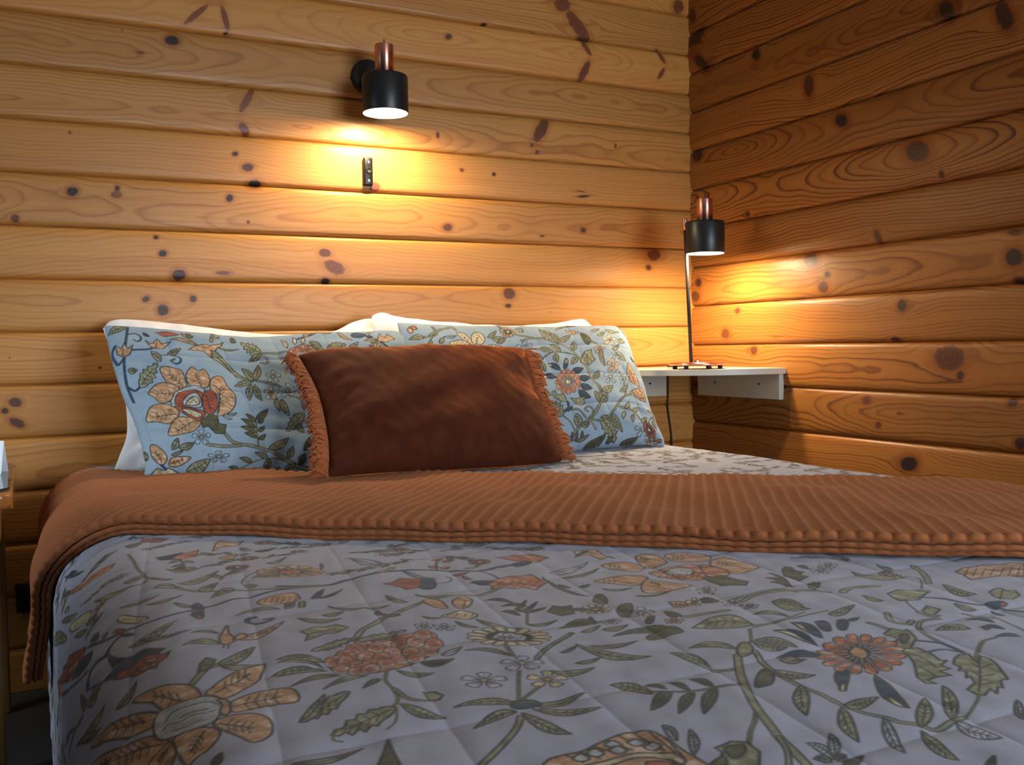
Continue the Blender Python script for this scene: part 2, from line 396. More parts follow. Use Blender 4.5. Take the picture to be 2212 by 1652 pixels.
def draw(cl,data):
    for ln in data.strip().split('\n'):
        v=ln.split(); op=v[0]; c=''.join(q for q in v[1:] if q.isalpha()); v=[int(q) for q in v[1:] if not q.isalpha()]
        npar=dict(L=2,V=1,S=1,R=2,D=3).get(op,0); par=v[:npar]; P=np.array(v[npar:],float).reshape(-1,2)
        if op=='L': leaf(cl,P[0],P[1],P[2]/10,par[1]/100,par[0],c)
        elif op=='V': vine(cl,P,par[0]/10,c)
        elif op=='F': cl.fill(smooth(P,True),c)
        elif op=='X': cl.fill(P,c)
        elif op=='S': cl.stroke(smooth(P,False),par[0]/10,c)
        elif op=='A': five(cl,P[0],P[1],P[2],c)
        elif op=='D': dahlia(cl,P[0],P[1],P[2],par[0],par[1]/100,par[2]/100,c[0],c[1])
        elif op=='C': scale(cl,P[0],P[1],P[2],c)
        elif op=='R':
            b,t,nn=P; d=t-b; cl.stroke([b,b+d*.5,b+d*.82],par[1]/10+.6,'k')
            for s1 in np.linspace(.2,.7,par[0]):
                for sg in (1,-1): cl.stroke([b+d*s1,b+d*(s1+.1)+sg*nn],par[1]/10,'k')
def scatter(cl,test,n,seed,gap=40,z=1.,lim=.10):
    """the same print carried on where no motifs are placed by hand: sprigs in the gaps"""
    g=random.Random(seed)
    for _ in range(n):
        x=g.uniform(cl.xs[0],cl.xs[-1]); y=g.uniform(cl.ys[0],cl.ys[-1])
        if not test(x,y): continue
        i0,i1=np.searchsorted(cl.xs,[x-gap,x+gap]); j0,j1=np.searchsorted(cl.ys,[y-gap,y+gap])
        if i1-i0<2 or j1-j0<2 or cl.cov[j0:j1,i0:i1].mean()>lim: continue
        c=np.array([x,y]); t=g.uniform(0,6.28); d=np.array([math.cos(t),math.sin(t)])*z; q=np.array([-d[1],d[0]]); k=g.random()
        def lf(o,dd,l,w,col): a=c+o; e=a+dd*l; nv=np.array([-dd[1],dd[0]])*w/2; leaf(cl,a,e,nv,g.uniform(.1,.5),2,col)
        P=[c-d*55+q*g.uniform(-14,14),c-d*20,c+d*15+q*g.uniform(-10,10),c+d*50]
        vine(cl,P,g.choice((4.5,7.5,9)),'b' if k<.2 else 'o')
        for s1 in (-40,-18,4,28):
            sg=g.choice((1,-1)); dd=d*.75+q*sg*.66; lf(d*s1,dd,g.uniform(26,42),g.uniform(10,15),g.choice('ooodb'))
        if k<.3: dahlia(cl,c+d*52,d*24,q*24,11,.22,0,g.choice('rep'),'c')
        elif k<.6: five(cl,c+d*52,d*18,q*18,g.choice('wwcp'))
        elif k<.85:
            for a in (-.9,-.45,0,.45,.9): dd=d*math.cos(a)+q*math.sin(a); lf(d*48,dd,30,13,g.choice('prc'))
        else: five(cl,c-d*50,d*15,q*15,'w')
PRINT_QUILT='''V b 80 -1827 -1573 -1776 -1600 -1745 -1585 -1696 -1571 -1662 -1574 -1630 -1593 -1582 -1622 -1546 -1615 -1516 -1614
V b 38 -1582 -1622 -1576 -1650 -1576 -1669
V b 47 -1708 -1463 -1690 -1484 -1674 -1519 -1677 -1541
V o 102 -1699 -1570 -1682 -1561 -1674 -1553
L w 2 182 -1705 -1468 -1675 -1523 -29 -81
L w 2 213 -1668 -1570 -1644 -1633 -27 -61
L w 2 134 -1593 -1601 -1562 -1587 -20 -52
V o 87 -1811 -1831 -1796 -1802 -1782 -1788 -1761 -1770 -1735 -1753 -1704 -1732 -1677 -1719 -1647 -1722 -1627 -1727 -1592 -1709
L o 2 188 -1840 -1721 -1800 -1747 -18 -63
L o 2 85 -1814 -1723 -1790 -1721 -17 -72
X o -1850 -1771 -1833 -1764 -1824 -1769 -1812 -1767 -1803 -1782 -1821 -1796 -1830 -1791 -1839 -1797 -1853 -1803 -1846 -1787
S k 20 -1844 -1783 -1816 -1779
L o 7 122 -1856 -1836 -1805 -1822 -19 -92
L b 0 178 -1800 -1650 -1763 -1627 -10 -51
L o 2 244 -1798 -1690 -1764 -1718 -14 -45
L o 2 85 -1727 -1679 -1716 -1721 -34 -74
L o 2 170 -1766 -1717 -1737 -1722 -14 -45
F d -1757 -1737 -1755 -1755 -1743 -1762 -1742 -1768 -1753 -1771 -1758 -1759 -1763 -1750
F p -1700 -1727 -1688 -1719 -1681 -1731 -1686 -1766 -1697 -1754
F p -1668 -1739 -1653 -1730 -1647 -1744 -1659 -1765 -1674 -1777 -1675 -1757
V o 25 -1673 -1777 -1656 -1746
L o 2 206 -1695 -1691 -1665 -1713 -19 -47
L o 2 124 -1699 -1818 -1687 -1849 -23 -43
L o 2 174 -1676 -1819 -1647 -1867 -34 -62
F c -1704 -1792 -1689 -1787 -1677 -1784 -1668 -1805 -1683 -1816 -1697 -1805
S k 13 -1700 -1796 -1693 -1786
S k 13 -1692 -1801 -1685 -1791
S k 13 -1684 -1806 -1677 -1795
S k 13 -1677 -1810 -1670 -1799
L p 2 196 -1722 -1783 -1707 -1798 -11 -25
A w -1734 -1818 9 -5 -5 -12
A w -1717 -1831 10 -6 -5 -13
X e -1713 -1629 -1699 -1625 -1694 -1620 -1684 -1609 -1673 -1620 -1662 -1626 -1677 -1666 -1697 -1668 -1699 -1654 -1703 -1650 -1705 -1642
S k 15 -1702 -1632 -1671 -1638
S k 15 -1696 -1647 -1680 -1653
F b -1661 -1623 -1650 -1634 -1660 -1668 -1673 -1677 -1681 -1666 -1669 -1647
V b 28 -1658 -1658 -1640 -1656 -1629 -1644 -1630 -1630
X r -1617 -1672 -1592 -1677 -1576 -1669 -1557 -1662 -1547 -1671 -1532 -1668 -1532 -1691 -1530 -1713 -1548 -1724 -1561 -1737 -1569 -1723 -1584 -1723 -1592 -1709 -1606 -1710 -1597 -1694
S k 16 -1597 -1702 -1574 -1679
S k 16 -1588 -1708 -1564 -1685
S k 16 -1579 -1713 -1555 -1690
S k 16 -1570 -1718 -1546 -1695
S k 16 -1561 -1723 -1537 -1701
F b -1613 -1668 -1599 -1668 -1590 -1680 -1608 -1687
X r -1531 -1567 -1518 -1568 -1502 -1562 -1494 -1572 -1478 -1566 -1474 -1584 -1469 -1603 -1483 -1609 -1497 -1618 -1510 -1603 -1522 -1583
S k 15 -1517 -1574 -1484 -1594
F b -1526 -1608 -1502 -1603 -1506 -1620 -1531 -1626
V b 92 -1548 -1619 -1525 -1614
L e 0 76 -1611 -1532 -1594 -1532 -25 -65
L e 0 76 -1601 -1548 -1583 -1546 -25 -64
L e 0 66 -1630 -1569 -1618 -1574 -24 -61
L e 0 61 -1619 -1581 -1606 -1583 -24 -61
L e 0 104 -1619 -1624 -1596 -1622 -22 -57
L e 0 63 -1612 -1637 -1607 -1655 -26 -50
L b 0 112 -1604 -1536 -1628 -1594 -8 5
X r -1853 -1875 -1837 -1861 -1819 -1847 -1804 -1836 -1781 -1837 -1759 -1835 -1742 -1838 -1739 -1873 -1753 -1900 -1775 -1915 -1801 -1924 -1820 -1925 -1837 -1921 -1853 -1906
C r -1787 -1845 8 -5 -5 -14
C r -1774 -1858 8 -5 -5 -14
C r -1760 -1861 8 -5 -5 -14
C r -1744 -1854 8 -5 -6 -15
C r -1746 -1845 8 -5 -6 -15
C r -1746 -1874 8 -5 -6 -14
C r -1805 -1840 8 -5 -5 -15
C r -1799 -1859 8 -5 -5 -14
C r -1788 -1875 8 -5 -5 -14
C r -1773 -1884 8 -5 -5 -13
C r -1760 -1894 8 -5 -5 -13
C r -1818 -1853 8 -5 -4 -14
C r -1814 -1877 8 -5 -4 -13
C r -1802 -1886 8 -5 -5 -13
C r -1790 -1900 8 -5 -5 -13
C r -1777 -1905 8 -4 -5 -13
C r -1831 -1865 8 -5 -4 -14
C r -1845 -1875 8 -4 -4 -13
C r -1835 -1881 8 -4 -4 -13
C r -1827 -1893 8 -4 -4 -13
C r -1817 -1898 8 -4 -4 -13
C r -1805 -1905 8 -4 -4 -13
C r -1845 -1900 8 -4 -4 -13
C r -1834 -1911 8 -4 -4 -12
C r -1822 -1911 8 -4 -4 -12
L c 2 188 -1859 -1879 -1891 -1851 13 47
L p 2 160 -1858 -1897 -1900 -1888 13 61
L o 2 186 -1852 -1916 -1896 -1919 10 51
L o 2 147 -1831 -1928 -1873 -1941 11 56
V o 25 -1864 -1848 -1858 -1886
L o 7 138 -1811 -1831 -1755 -1823 -25 -90
L w 2 63 -1753 -1910 -1726 -1895 -19 -69
V o 42 -1812 -1926 -1821 -1949 -1822 -1973 -1826 -1993 -1836 -2009 -1847 -2013
V o 61 -1821 -1970 -1818 -1994 -1810 -2005 -1800 -2008
X o -1802 -1996 -1801 -1987 -1793 -1991 -1790 -2002 -1797 -2011 -1804 -2009
L o 2 66 -1824 -1944 -1843 -1955 9 50
L d 6 87 -1777 -1919 -1747 -1925 -28 -75
L o 2 115 -1803 -1928 -1777 -1950 -24 -59
L o 7 0 -1856 -1958 -1909 -2003 9 139
L o 7 0 -1834 -2012 -1895 -2040 26 166
V d 25 -1890 -2031 -1896 -2048 -1891 -2054
L o 6 80 -1828 -2004 -1806 -2046 -40 -79
V o 25 -1835 -2016 -1844 -2038 -1855 -2050
D c g 17 50 0 -1672 -1888 36 -21 -14 -28
A w -1674 -1888 13 -8 -5 -11
L d 2 159 -1612 -1779 -1633 -1751 25 48
L d 2 116 -1605 -1797 -1630 -1786 29 58
L d 2 67 -1624 -1806 -1593 -1774 -13 -53
L d 2 94 -1617 -1810 -1586 -1787 -17 -49
L d 2 132 -1623 -1806 -1589 -1813 -30 -61
L d 2 83 -1629 -1828 -1639 -1804 33 56
V o 39 -1612 -1813 -1636 -1858
L o 2 173 -1637 -1860 -1603 -1862 -20 -41
X d -1597 -1831 -1579 -1812 -1573 -1822 -1561 -1819 -1574 -1848 -1591 -1851
V o 53 -1688 -1913 -1695 -1943
L o 2 195 -1697 -1941 -1728 -1909 23 45
V o 61 -1680 -1961 -1660 -1939 -1638 -1926 -1612 -1909
A w -1697 -1965 18 -10 -9 -18
A w -1746 -1988 18 -10 -9 -19
A c -1697 -2012 16 -9 -10 -18
V o 44 -1709 -1982 -1725 -2012 -1741 -2044
V o 48 -1711 -2024 -1729 -2037 -1740 -2045
L o 6 157 -1745 -2054 -1793 -2033 28 62
L o 6 92 -1753 -2063 -1796 -2077 21 67
L o 6 82 -1750 -2067 -1738 -2123 -55 -69
L o 6 153 -1738 -2064 -1691 -2089 -34 -60
L o 2 166 -1737 -2055 -1685 -2054 -24 -51
V o 72 -1755 -2074 -1766 -2091 -1787 -2112 -1803 -2125 -1821 -2139
F h -1747 -2045 -1736 -2045 -1729 -2051 -1730 -2060 -1747 -2061 -1753 -2055
L o 2 210 -1933 -2075 -1881 -2071 -8 -43
X d -1883 -2108 -1871 -2088 -1860 -2066 -1864 -2086 -1868 -2116
V b 64 -2053 -1551 -2025 -1600 -2005 -1615 -1984 -1628 -1963 -1634 -1941 -1627 -1922 -1621 -1904 -1614 -1884 -1604 -1864 -1602 -1831 -1590 -1778 -1599
V o 70 -1934 -1506 -1919 -1539 -1898 -1551 -1870 -1564 -1836 -1580 -1778 -1599
V o 50 -1970 -1264 -1967 -1321 -1967 -1361 -1962 -1424 -1956 -1444
V o 45 -1962 -1437 -1972 -1452 -2011 -1431 -2023 -1428
X b -2031 -1650 -2022 -1685 -2008 -1709 -1996 -1711 -1989 -1721 -1977 -1741 -1985 -1748 -1989 -1752 -2005 -1740 -2021 -1731 -2030 -1733 -2041 -1711 -2034 -1707 -2029 -1707 -2031 -1671
V b 75 -2032 -1641 -2023 -1627 -2012 -1621 -2001 -1642
V b 40 -2036 -1722 -2051 -1697 -2062 -1682
V b 69 -2064 -1676 -2058 -1640 -2046 -1634 -2031 -1650
X e -2031 -1735 -2023 -1728 -2014 -1737 -2004 -1736 -1995 -1735 -1988 -1743 -1982 -1754 -1974 -1755 -1979 -1766 -1988 -1772 -1991 -1782 -1997 -1775 -2004 -1774 -2011 -1769 -2016 -1756 -2023 -1750
L r 0 61 -2018 -1744 -2006 -1752 2 -51
L r 0 72 -2007 -1761 -1994 -1762 3 -50
L r 0 71 -2000 -1746 -1986 -1756 -1 -49
L r 0 46 -1996 -1767 -1988 -1768 1 -49
X e -2200 -1297 -2200 -1249 -2145 -1372 -2104 -1461 -2089 -1478 -2072 -1506 -2057 -1540 -2064 -1561 -2074 -1564 -2087 -1549 -2105 -1517 -2137 -1439
L r 0 69 -2176 -1296 -2092 -1505 67 -267
L r 0 81 -2103 -1502 -2071 -1529 36 -162
X b -2096 -1546 -2079 -1547 -2062 -1564 -2048 -1581 -2052 -1600 -2060 -1607 -2076 -1593
V b 51 -2200 -1388 -2154 -1438 -2090 -1584 -2061 -1624
L o 2 207 -2004 -1510 -1957 -1529 -2 -74
L o 2 138 -2032 -1405 -1982 -1443 2 -124
L o 2 251 -1976 -1555 -1934 -1549 -3 -53
L o 6 136 -2009 -1674 -1959 -1663 2 -104
L o 2 217 -1998 -1672 -1947 -1703 -4 -65
L o 2 138 -1931 -1491 -1875 -1446 -11 -126
L o 2 80 -1935 -1507 -1960 -1495 12 114
L o 6 46 -1914 -1538 -1887 -1509 -11 -163
L o 6 63 -1875 -1557 -1906 -1581 13 138
L o 2 213 -1848 -1675 -1895 -1673 11 65
L o 6 78 -2037 -1806 -2012 -1783 19 -99
L o 2 55 -2075 -1716 -2076 -1658 41 -108
L o 6 47 -2064 -1733 -2054 -1700 38 -129
L o 2 81 -2191 -1495 -2095 -1701 68 -221
L o 2 163 -2097 -1747 -2048 -1768 23 -95
L o 6 64 -2093 -1750 -2057 -1803 22 -121
L o 0 23 -2086 -1268 -2075 -1274 45 -249
L o 6 40 -2200 -1023 -2110 -1274 396 -1585
L o 6 129 -1861 -1896 -1904 -1882 18 80
L o 6 115 -1854 -1873 -1890 -1843 23 85
L o 6 55 -1909 -2003 -1876 -1953 9 -83
L o 2 101 -1990 -1413 -1960 -1403 0 -104
L o 2 164 -1934 -1396 -1894 -1417 -13 -96
L o 2 161 -1957 -1435 -1934 -1460 -7 -56
L o 2 57 -2026 -1571 -2034 -1592 -13 62
L o 6 29 -2048 -1544 -2036 -1542 22 -147
L o 2 50 -2071 -1452 -2050 -1484 16 -132
L o 2 61 -2098 -1279 -2061 -1366 21 -176
F c -2011 -1563 -2004 -1552 -1992 -1581 -1980 -1609 -1985 -1616 -1997 -1602
S k 20 -2004 -1569 -1985 -1608
V o 35 -1981 -1675 -1966 -1661 -1954 -1656
X b -1938 -1648 -1934 -1631 -1923 -1630 -1926 -1655 -1933 -1664
L e 0 35 -1934 -1650 -1927 -1661 -13 -67
X e -2020 -1588 -2016 -1586 -2007 -1606 -2010 -1620
L o 6 23 -1825 -1647 -1843 -1677 6 155
L o 0 14 -1821 -1656 -1822 -1680 -51 -81
F p -1864 -1632 -1854 -1618 -1836 -1611 -1818 -1614 -1816 -1637 -1826 -1650 -1846 -1652 -1860 -1647
S k 14 -1857 -1638 -1849 -1614
S k 14 -1851 -1642 -1843 -1618
S k 14 -1846 -1645 -1837 -1621
S k 14 -1840 -1648 -1831 -1625
S k 14 -1834 -1652 -1825 -1628
S k 14 -1828 -1655 -1819 -1632
L o 2 82 -1947 -1581 -1931 -1607 -13 -75
F b -1933 -1611 -1924 -1595 -1920 -1622 -1927 -1628
L b 0 56 -1807 -1650 -1782 -1616 -8 -86
X r -2078 -1194 -2065 -1215 -2050 -1245 -2035 -1262 -2020 -1268 -2003 -1281 -1991 -1283 -1997 -1304 -2005 -1306 -2018 -1304 -2029 -1295 -2044 -1287 -2060 -1252
L b 0 96 -2073 -1089 -2035 -1204 3 -123
L b 0 113 -2047 -1147 -2075 -1122 -15 119
L b 0 114 -1938 -1313 -1899 -1304 -12 -131
X r -1927 -1335 -1917 -1326 -1906 -1316 -1893 -1308 -1878 -1300 -1889 -1342 -1900 -1346 -1911 -1352
X p -1861 -1316 -1848 -1266 -1839 -1250 -1826 -1267 -1809 -1269 -1819 -1289 -1829 -1298 -1848 -1298
X e -1948 -1204 -1941 -1171 -1924 -1169 -1906 -1193 -1921 -1215 -1934 -1201
L d 2 78 -1969 -1208 -1943 -1195 -5 -132
L p 2 96 -1862 -1370 -1829 -1352 -15 -115
L b 0 147 -1808 -1345 -1775 -1340 -15 -80
L o 2 63 -1861 -1537 -1847 -1551 -19 -86
L o 2 68 -1822 -1312 -1810 -1336 -21 -88
L o 2 137 -1811 -1436 -1779 -1415 -12 -70
V o 33 -1862 -1532 -1856 -1510 -1845 -1491 -1832 -1480
D p r 13 35 0 -1795 -1503 39 -23 -8 -33
L o 2 125 -1812 -1520 -1845 -1508 19 94
L o 0 39 -1755 -1508 -1747 -1474 17 8
X c -2084 -1365 -2072 -1372 -2057 -1395 -2048 -1412 -2038 -1430 -2040 -1448 -2048 -1451 -2058 -1449 -2078 -1401
X p -1925 -1742 -1920 -1730 -1909 -1699 -1914 -1734 -1912 -1749 -1914 -1764 -1921 -1773 -1925 -1771 -1928 -1769
L o 2 178 -1923 -1731 -1948 -1715 7 41
L o 2 126 -1926 -1770 -1961 -1750 12 82
L p 6 136 -1913 -1757 -1855 -1724 -12 -101
F p -1913 -1757 -1904 -1742 -1899 -1754 -1909 -1762
S k 20 -1928 -1784 -1925 -1771
S k 20 -1924 -1787 -1921 -1773
V b 73 -1870 -1703 -1863 -1703 -1869 -1714 -1882 -1717 -1888 -1703 -1886 -1692 -1879 -1690
V o 91 -1969 -1860 -1959 -1844 -1951 -1833 -1940 -1828 -1926 -1820
L o 6 67 -1940 -1826 -1900 -1793 -8 -130
L o 2 117 -1939 -1833 -1906 -1845 -13 -74
X d -1960 -1838 -1955 -1816 -1947 -1803 -1940 -1812 -1945 -1828 -1954 -1839
F p -2020 -1822 -2008 -1822 -1992 -1833 -1975 -1853 -1967 -1873 -1967 -1896 -1979 -1896 -1991 -1893 -1999 -1884 -2005 -1856
R k 4 17 -1976 -1900 -2009 -1829 2 13
F p -1963 -1895 -1953 -1878 -1934 -1860 -1914 -1850 -1902 -1847 -1917 -1887 -1936 -1908 -1950 -1917 -1957 -1904
R k 4 17 -1955 -1900 -1912 -1860 0 -15
F p -1947 -1929 -1928 -1917 -1909 -1916 -1897 -1923 -1895 -1943 -1901 -1958 -1915 -1954 -1935 -1953 -1950 -1952
R k 4 17 -1947 -1939 -1901 -1938 -3 -17
F p -1967 -1963 -1949 -1959 -1936 -1966 -1928 -1986 -1933 -2013 -1947 -2025 -1955 -2008 -1964 -1983
R k 4 17 -1964 -1969 -1939 -2003 -3 -10
F p -2000 -1958 -1984 -1957 -1969 -1973 -1967 -1991 -1977 -2007 -1988 -2011 -1996 -2016 -1999 -1992
R k 4 17 -1976 -1972 -1994 -2003 -2 7
F p -2076 -1804 -2057 -1817 -2036 -1832 -2018 -1856 -2003 -1884 -2011 -1905 -2030 -1886 -2054 -1844
R k 4 17 -2007 -1892 -2054 -1825 0 17
F p -2083 -1838 -2058 -1863 -2031 -1899 -2011 -1925 -2002 -1953 -2014 -1972 -2027 -1974
R k 5 17 -2007 -1949 -2060 -1883 -1 18
F p -2025 -1972 -2014 -1959 -2002 -1955 -2000 -1981 -2010 -2002
R k 4 17 -2003 -1962 -2017 -1977 -1 6
F g -2011 -1919 -2009 -1899 -2003 -1885 -1994 -1885 -1978 -1893 -1962 -1901 -1953 -1915 -1950 -1934 -1958 -1947 -1968 -1962 -1985 -1959 -1999 -1951 -2009 -1937
S k 18 -2000 -1911 -1992 -1902 -1978 -1908 -1964 -1914 -1957 -1928
S k 18 -2004 -1926 -1999 -1920 -1990 -1930 -1981 -1929 -1971 -1935 -1962 -1938
S k 18 -1997 -1940 -1986 -1948 -1975 -1947
S k 18 -1988 -1921 -1977 -1924 -1966 -1930
F p -1956 -1915 -1949 -1923 -1951 -1947 -1957 -1956 -1959 -1944 -1955 -1930
L d 6 29 -1981 -2040 -1972 -2024 17 -58
F p -1431 -1675 -1397 -1677 -1384 -1704 -1409 -1727 -1426 -1708
R k 3 14 -1412 -1696 -1427 -1680 7 10
F p -1365 -1656 -1339 -1659 -1349 -1706 -1386 -1714
R k 3 14 -1360 -1681 -1364 -1662 5 7
F p -1332 -1676 -1301 -1672 -1276 -1697 -1299 -1728 -1334 -1717
R k 3 14 -1311 -1696 -1327 -1680 8 11
F p -1301 -1734 -1269 -1724 -1263 -1757 -1269 -1791 -1312 -1803 -1325 -1778
R k 3 14 -1291 -1762 -1299 -1741 8 9
F p -1480 -1737 -1442 -1732 -1416 -1756 -1446 -1782 -1471 -1758
R k 3 14 -1454 -1752 -1474 -1740 7 11
F p -1426 -1767 -1411 -1791 -1395 -1818 -1436 -1826 -1460 -1812
R k 3 14 -1426 -1800 -1426 -1775 5 6
F r -1400 -1740 -1367 -1731 -1328 -1736 -1339 -1776 -1368 -1803 -1393 -1781 -1404 -1757
F g -1385 -1749 -1356 -1739 -1347 -1758 -1368 -1777
F r -1322 -1741 -1314 -1765 -1316 -1790 -1337 -1808 -1353 -1794
S k 14 -1406 -1767 -1392 -1753
S k 14 -1399 -1771 -1385 -1757
S k 14 -1393 -1775 -1379 -1761
S k 14 -1386 -1779 -1372 -1766
S k 14 -1379 -1783 -1365 -1770
S k 14 -1372 -1787 -1358 -1774
S k 14 -1366 -1791 -1351 -1778
X d -1362 -1797 -1337 -1802 -1336 -1821 -1329 -1841 -1346 -1857 -1362 -1847 -1371 -1844 -1369 -1819
X p -1423 -1591 -1399 -1593 -1389 -1593 -1397 -1624 -1394 -1650 -1400 -1640 -1416 -1650 -1414 -1618 -1433 -1620
L d 2 106 -1405 -1600 -1439 -1621 25 52
L w 2 139 -1505 -1670 -1437 -1652 -53 -104
L o 2 178 -1502 -1698 -1440 -1683 -38 -73
L o 2 380 -1525 -1687 -1521 -1793 -26 -36
L o 2 315 -1476 -1820 -1429 -1825 -21 -32
L o 2 225 -1491 -1773 -1459 -1788 -25 -39
L d 2 68 -1526 -1728 -1518 -1745 -36 -58
L d 2 59 -1507 -1748 -1493 -1748 -30 -54
L p 6 68 -1463 -1865 -1440 -1881 -71 -94
L d 6 60 -1415 -1893 -1439 -1882 74 95
A c -1440 -1881 8 -5 -11 -14
V o 86 -1483 -1920 -1453 -1925 -1432 -1928
V o 75 -1402 -1897 -1364 -1890 -1329 -1888 -1318 -1909
A w -1510 -1880 13 -8 -11 -15
A w -1556 -1893 9 -5 -7 -10
D c r 10 22 0 -1545 -1845 15 -9 -10 -16
F d -1531 -1819 -1515 -1796 -1506 -1794 -1512 -1816 -1526 -1833
F d -1531 -1866 -1512 -1845 -1500 -1845 -1514 -1870 -1533 -1885
L d 6 88 -1566 -1890 -1616 -1890 59 111
L c 2 86 -1602 -1910 -1574 -1900 -24 -50
L o 2 89 -1579 -1913 -1548 -1912 -36 -63
L d 2 36 -1565 -1866 -1576 -1895 -39 -28
L d 6 162 -1515 -1962 -1583 -1938 61 91
F d -1553 -1954 -1532 -1944 -1514 -1943 -1516 -1962 -1534 -1965 -1557 -1966
A p -1501 -1927 9 -5 -8 -11
L d 6 23 -1529 -1917 -1507 -1900 -37 -94
L d 6 46 -1488 -1892 -1482 -1914 -69 -81
V o 62 -1678 -1957 -1662 -1942 -1639 -1925 -1613 -1909
L o 6 178 -1626 -1941 -1586 -2007 -54 -74
L o 2 191 -1617 -1950 -1571 -1963 -30 -49
L o 2 93 -1654 -1987 -1627 -1985 -25 -48
L o 2 125 -1685 -1996 -1647 -2007 -32 -59
L o 2 98 -1651 -1954 -1626 -1943 -15 -37
L d 2 90 -1556 -1845 -1572 -1836 29 49
L d 6 57 -1591 -1825 -1562 -1822 -50 -100
A w -1397 -1848 10 -6 -12 -15
A w -1407 -1906 11 -6 -10 -12
A w -1400 -1927 8 -5 -7 -9
L o 6 88 -1358 -1965 -1370 -1927 84 81
L o 2 171 -1393 -1978 -1418 -1952 41 44
V o 28 -1445 -1983 -1407 -1982 -1368 -1975
V o 41 -1454 -1989 -1481 -2021 -1499 -2026 -1517 -2045
V o 50 -1496 -2042 -1514 -2078 -1519 -2097 -1523 -2127
V o 80 -1543 -2070 -1558 -2064
V o 55 -1563 -2103 -1584 -2100 -1609 -2097 -1638 -2084
V o 47 -1588 -2152 -1606 -2171 -1623 -2186 -1638 -2201
V o 89 -1517 -2045 -1545 -2082 -1564 -2111 -1588 -2152 -1600 -2178 -1614 -2209 -1624 -2241 -1629 -2258
V o 58 -1611 -2202 -1624 -2225 -1642 -2246
L o 6 73 -1442 -1980 -1501 -1957 139 175
L o 6 83 -1477 -2019 -1462 -2050 -71 -71
L o 2 140 -1505 -2030 -1540 -2004 50 61
L o 6 82 -1560 -2062 -1564 -2007 75 76
L o 6 73 -1641 -2088 -1657 -2050 64 80
L d 6 32 -1625 -2092 -1661 -2115 29 96
L d 6 37 -1609 -2101 -1647 -2132 9 69
L d 6 33 -1587 -2102 -1631 -2142 -3 71
L d 2 75 -1624 -2083 -1632 -2065 32 38
L d 2 81 -1609 -2095 -1613 -2072 34 36
L d 6 64 -1586 -2097 -1593 -2074 47 50
L o 6 70 -1516 -2092 -1500 -2116 -66 -64
F d -1554 -2115 -1533 -2093 -1517 -2085 -1523 -2099 -1541 -2116 -1553 -2118
L o 2 82 -1490 -2070 -1471 -2083 -47 -50
F o -1493 -2020 -1484 -2020 -1491 -2036 -1504 -2048 -1517 -2049 -1506 -2032
F p -1774 -2152 -1758 -2151 -1745 -2152 -1726 -2146 -1704 -2141 -1687 -2147 -1683 -2162 -1685 -2186 -1684 -2202 -1692 -2223 -1749 -2192 -1786 -2171
S k 26 -1759 -2153 -1755 -2168
S k 26 -1748 -2153 -1741 -2168
S k 26 -1735 -2151 -1726 -2168
S k 26 -1722 -2146 -1715 -2169
S k 26 -1710 -2142 -1703 -2173
S k 26 -1697 -2142 -1696 -2180
S k 26 -1687 -2150 -1692 -2188
S k 26 -1683 -2164 -1692 -2198
F g -1758 -2159 -1749 -2155 -1748 -2165 -1756 -2166
F g -1745 -2156 -1736 -2153 -1735 -2163 -1743 -2164
F g -1727 -2151 -1718 -2148 -1717 -2158 -1725 -2159
F g -1729 -2161 -1720 -2158 -1719 -2168 -1727 -2169
F g -1710 -2155 -1701 -2152 -1700 -2162 -1709 -2163
F g -1704 -2167 -1694 -2164 -1694 -2174 -1702 -2175
F c -1779 -2165 -1762 -2172 -1737 -2173 -1714 -2175 -1695 -2186 -1693 -2200 -1699 -2204 -1702 -2192 -1718 -2181 -1742 -2181 -1764 -2181
X e -1729 -2203 -1717 -2189 -1707 -2192 -1699 -2204 -1699 -2219
L w 6 36 -1679 -2172 -1672 -2145 54 35
L w 6 36 -1682 -2196 -1659 -2161 40 -5
X o -1691 -2217 -1670 -2210 -1663 -2203 -1663 -2195 -1646 -2191 -1637 -2198 -1641 -2216 -1661 -2238 -1689 -2222
F d -1657 -2198 -1642 -2199 -1650 -2211 -1663 -2214
F d -1682 -2214 -1667 -2209 -1674 -2221 -1684 -2223
V o 81 -1394 -1907 -1365 -1896 -1324 -1898 -1297 -1915 -1288 -1928
V o 34 -1448 -1987 -1384 -1984 -1343 -1983
V o 102 -1274 -1936 -1251 -1927 -1219 -1935
L o 2 86 -1264 -1956 -1261 -1982 -62 -51
L d 2 132 -1297 -1876 -1280 -1819 50 44
L d 2 125 -1302 -1883 -1301 -1840 55 52
L d 2 115 -1303 -1890 -1312 -1860 53 53
X d -1255 -1818 -1238 -1805 -1235 -1812 -1244 -1829 -1238 -1837 -1255 -1848 -1254 -1862 -1275 -1869 -1275 -1845
X d -1275 -1883 -1263 -1881 -1262 -1889 -1275 -1901 -1293 -1913 -1294 -1905
L o 2 119 -1370 -1928 -1353 -1967 -70 -68
L o 6 67 -1353 -1993 -1302 -1980 -74 -87
L o 2 179 -1188 -1867 -1151 -1917 -92 -80
V o 32 -1150 -1916 -1147 -1934 -1183 -1967
V o 88 -1094 -1879 -1125 -1922 -1155 -1953
L o 6 96 -1148 -1967 -1150 -2013 -105 -73
X o -1237 -1966 -1209 -1959 -1206 -1968 -1190 -1969 -1186 -1980 -1201 -1986 -1227 -2000 -1249 -1994 -1245 -1981
V o 29 -1239 -1991 -1253 -2010 -1263 -2030
V b 62 -1215 -1992 -1199 -2008 -1188 -2035 -1162 -2050
F b -1172 -2041 -1153 -2044 -1158 -2053 -1182 -2057
L e 0 35 -1163 -2050 -1153 -2052 -64 -48
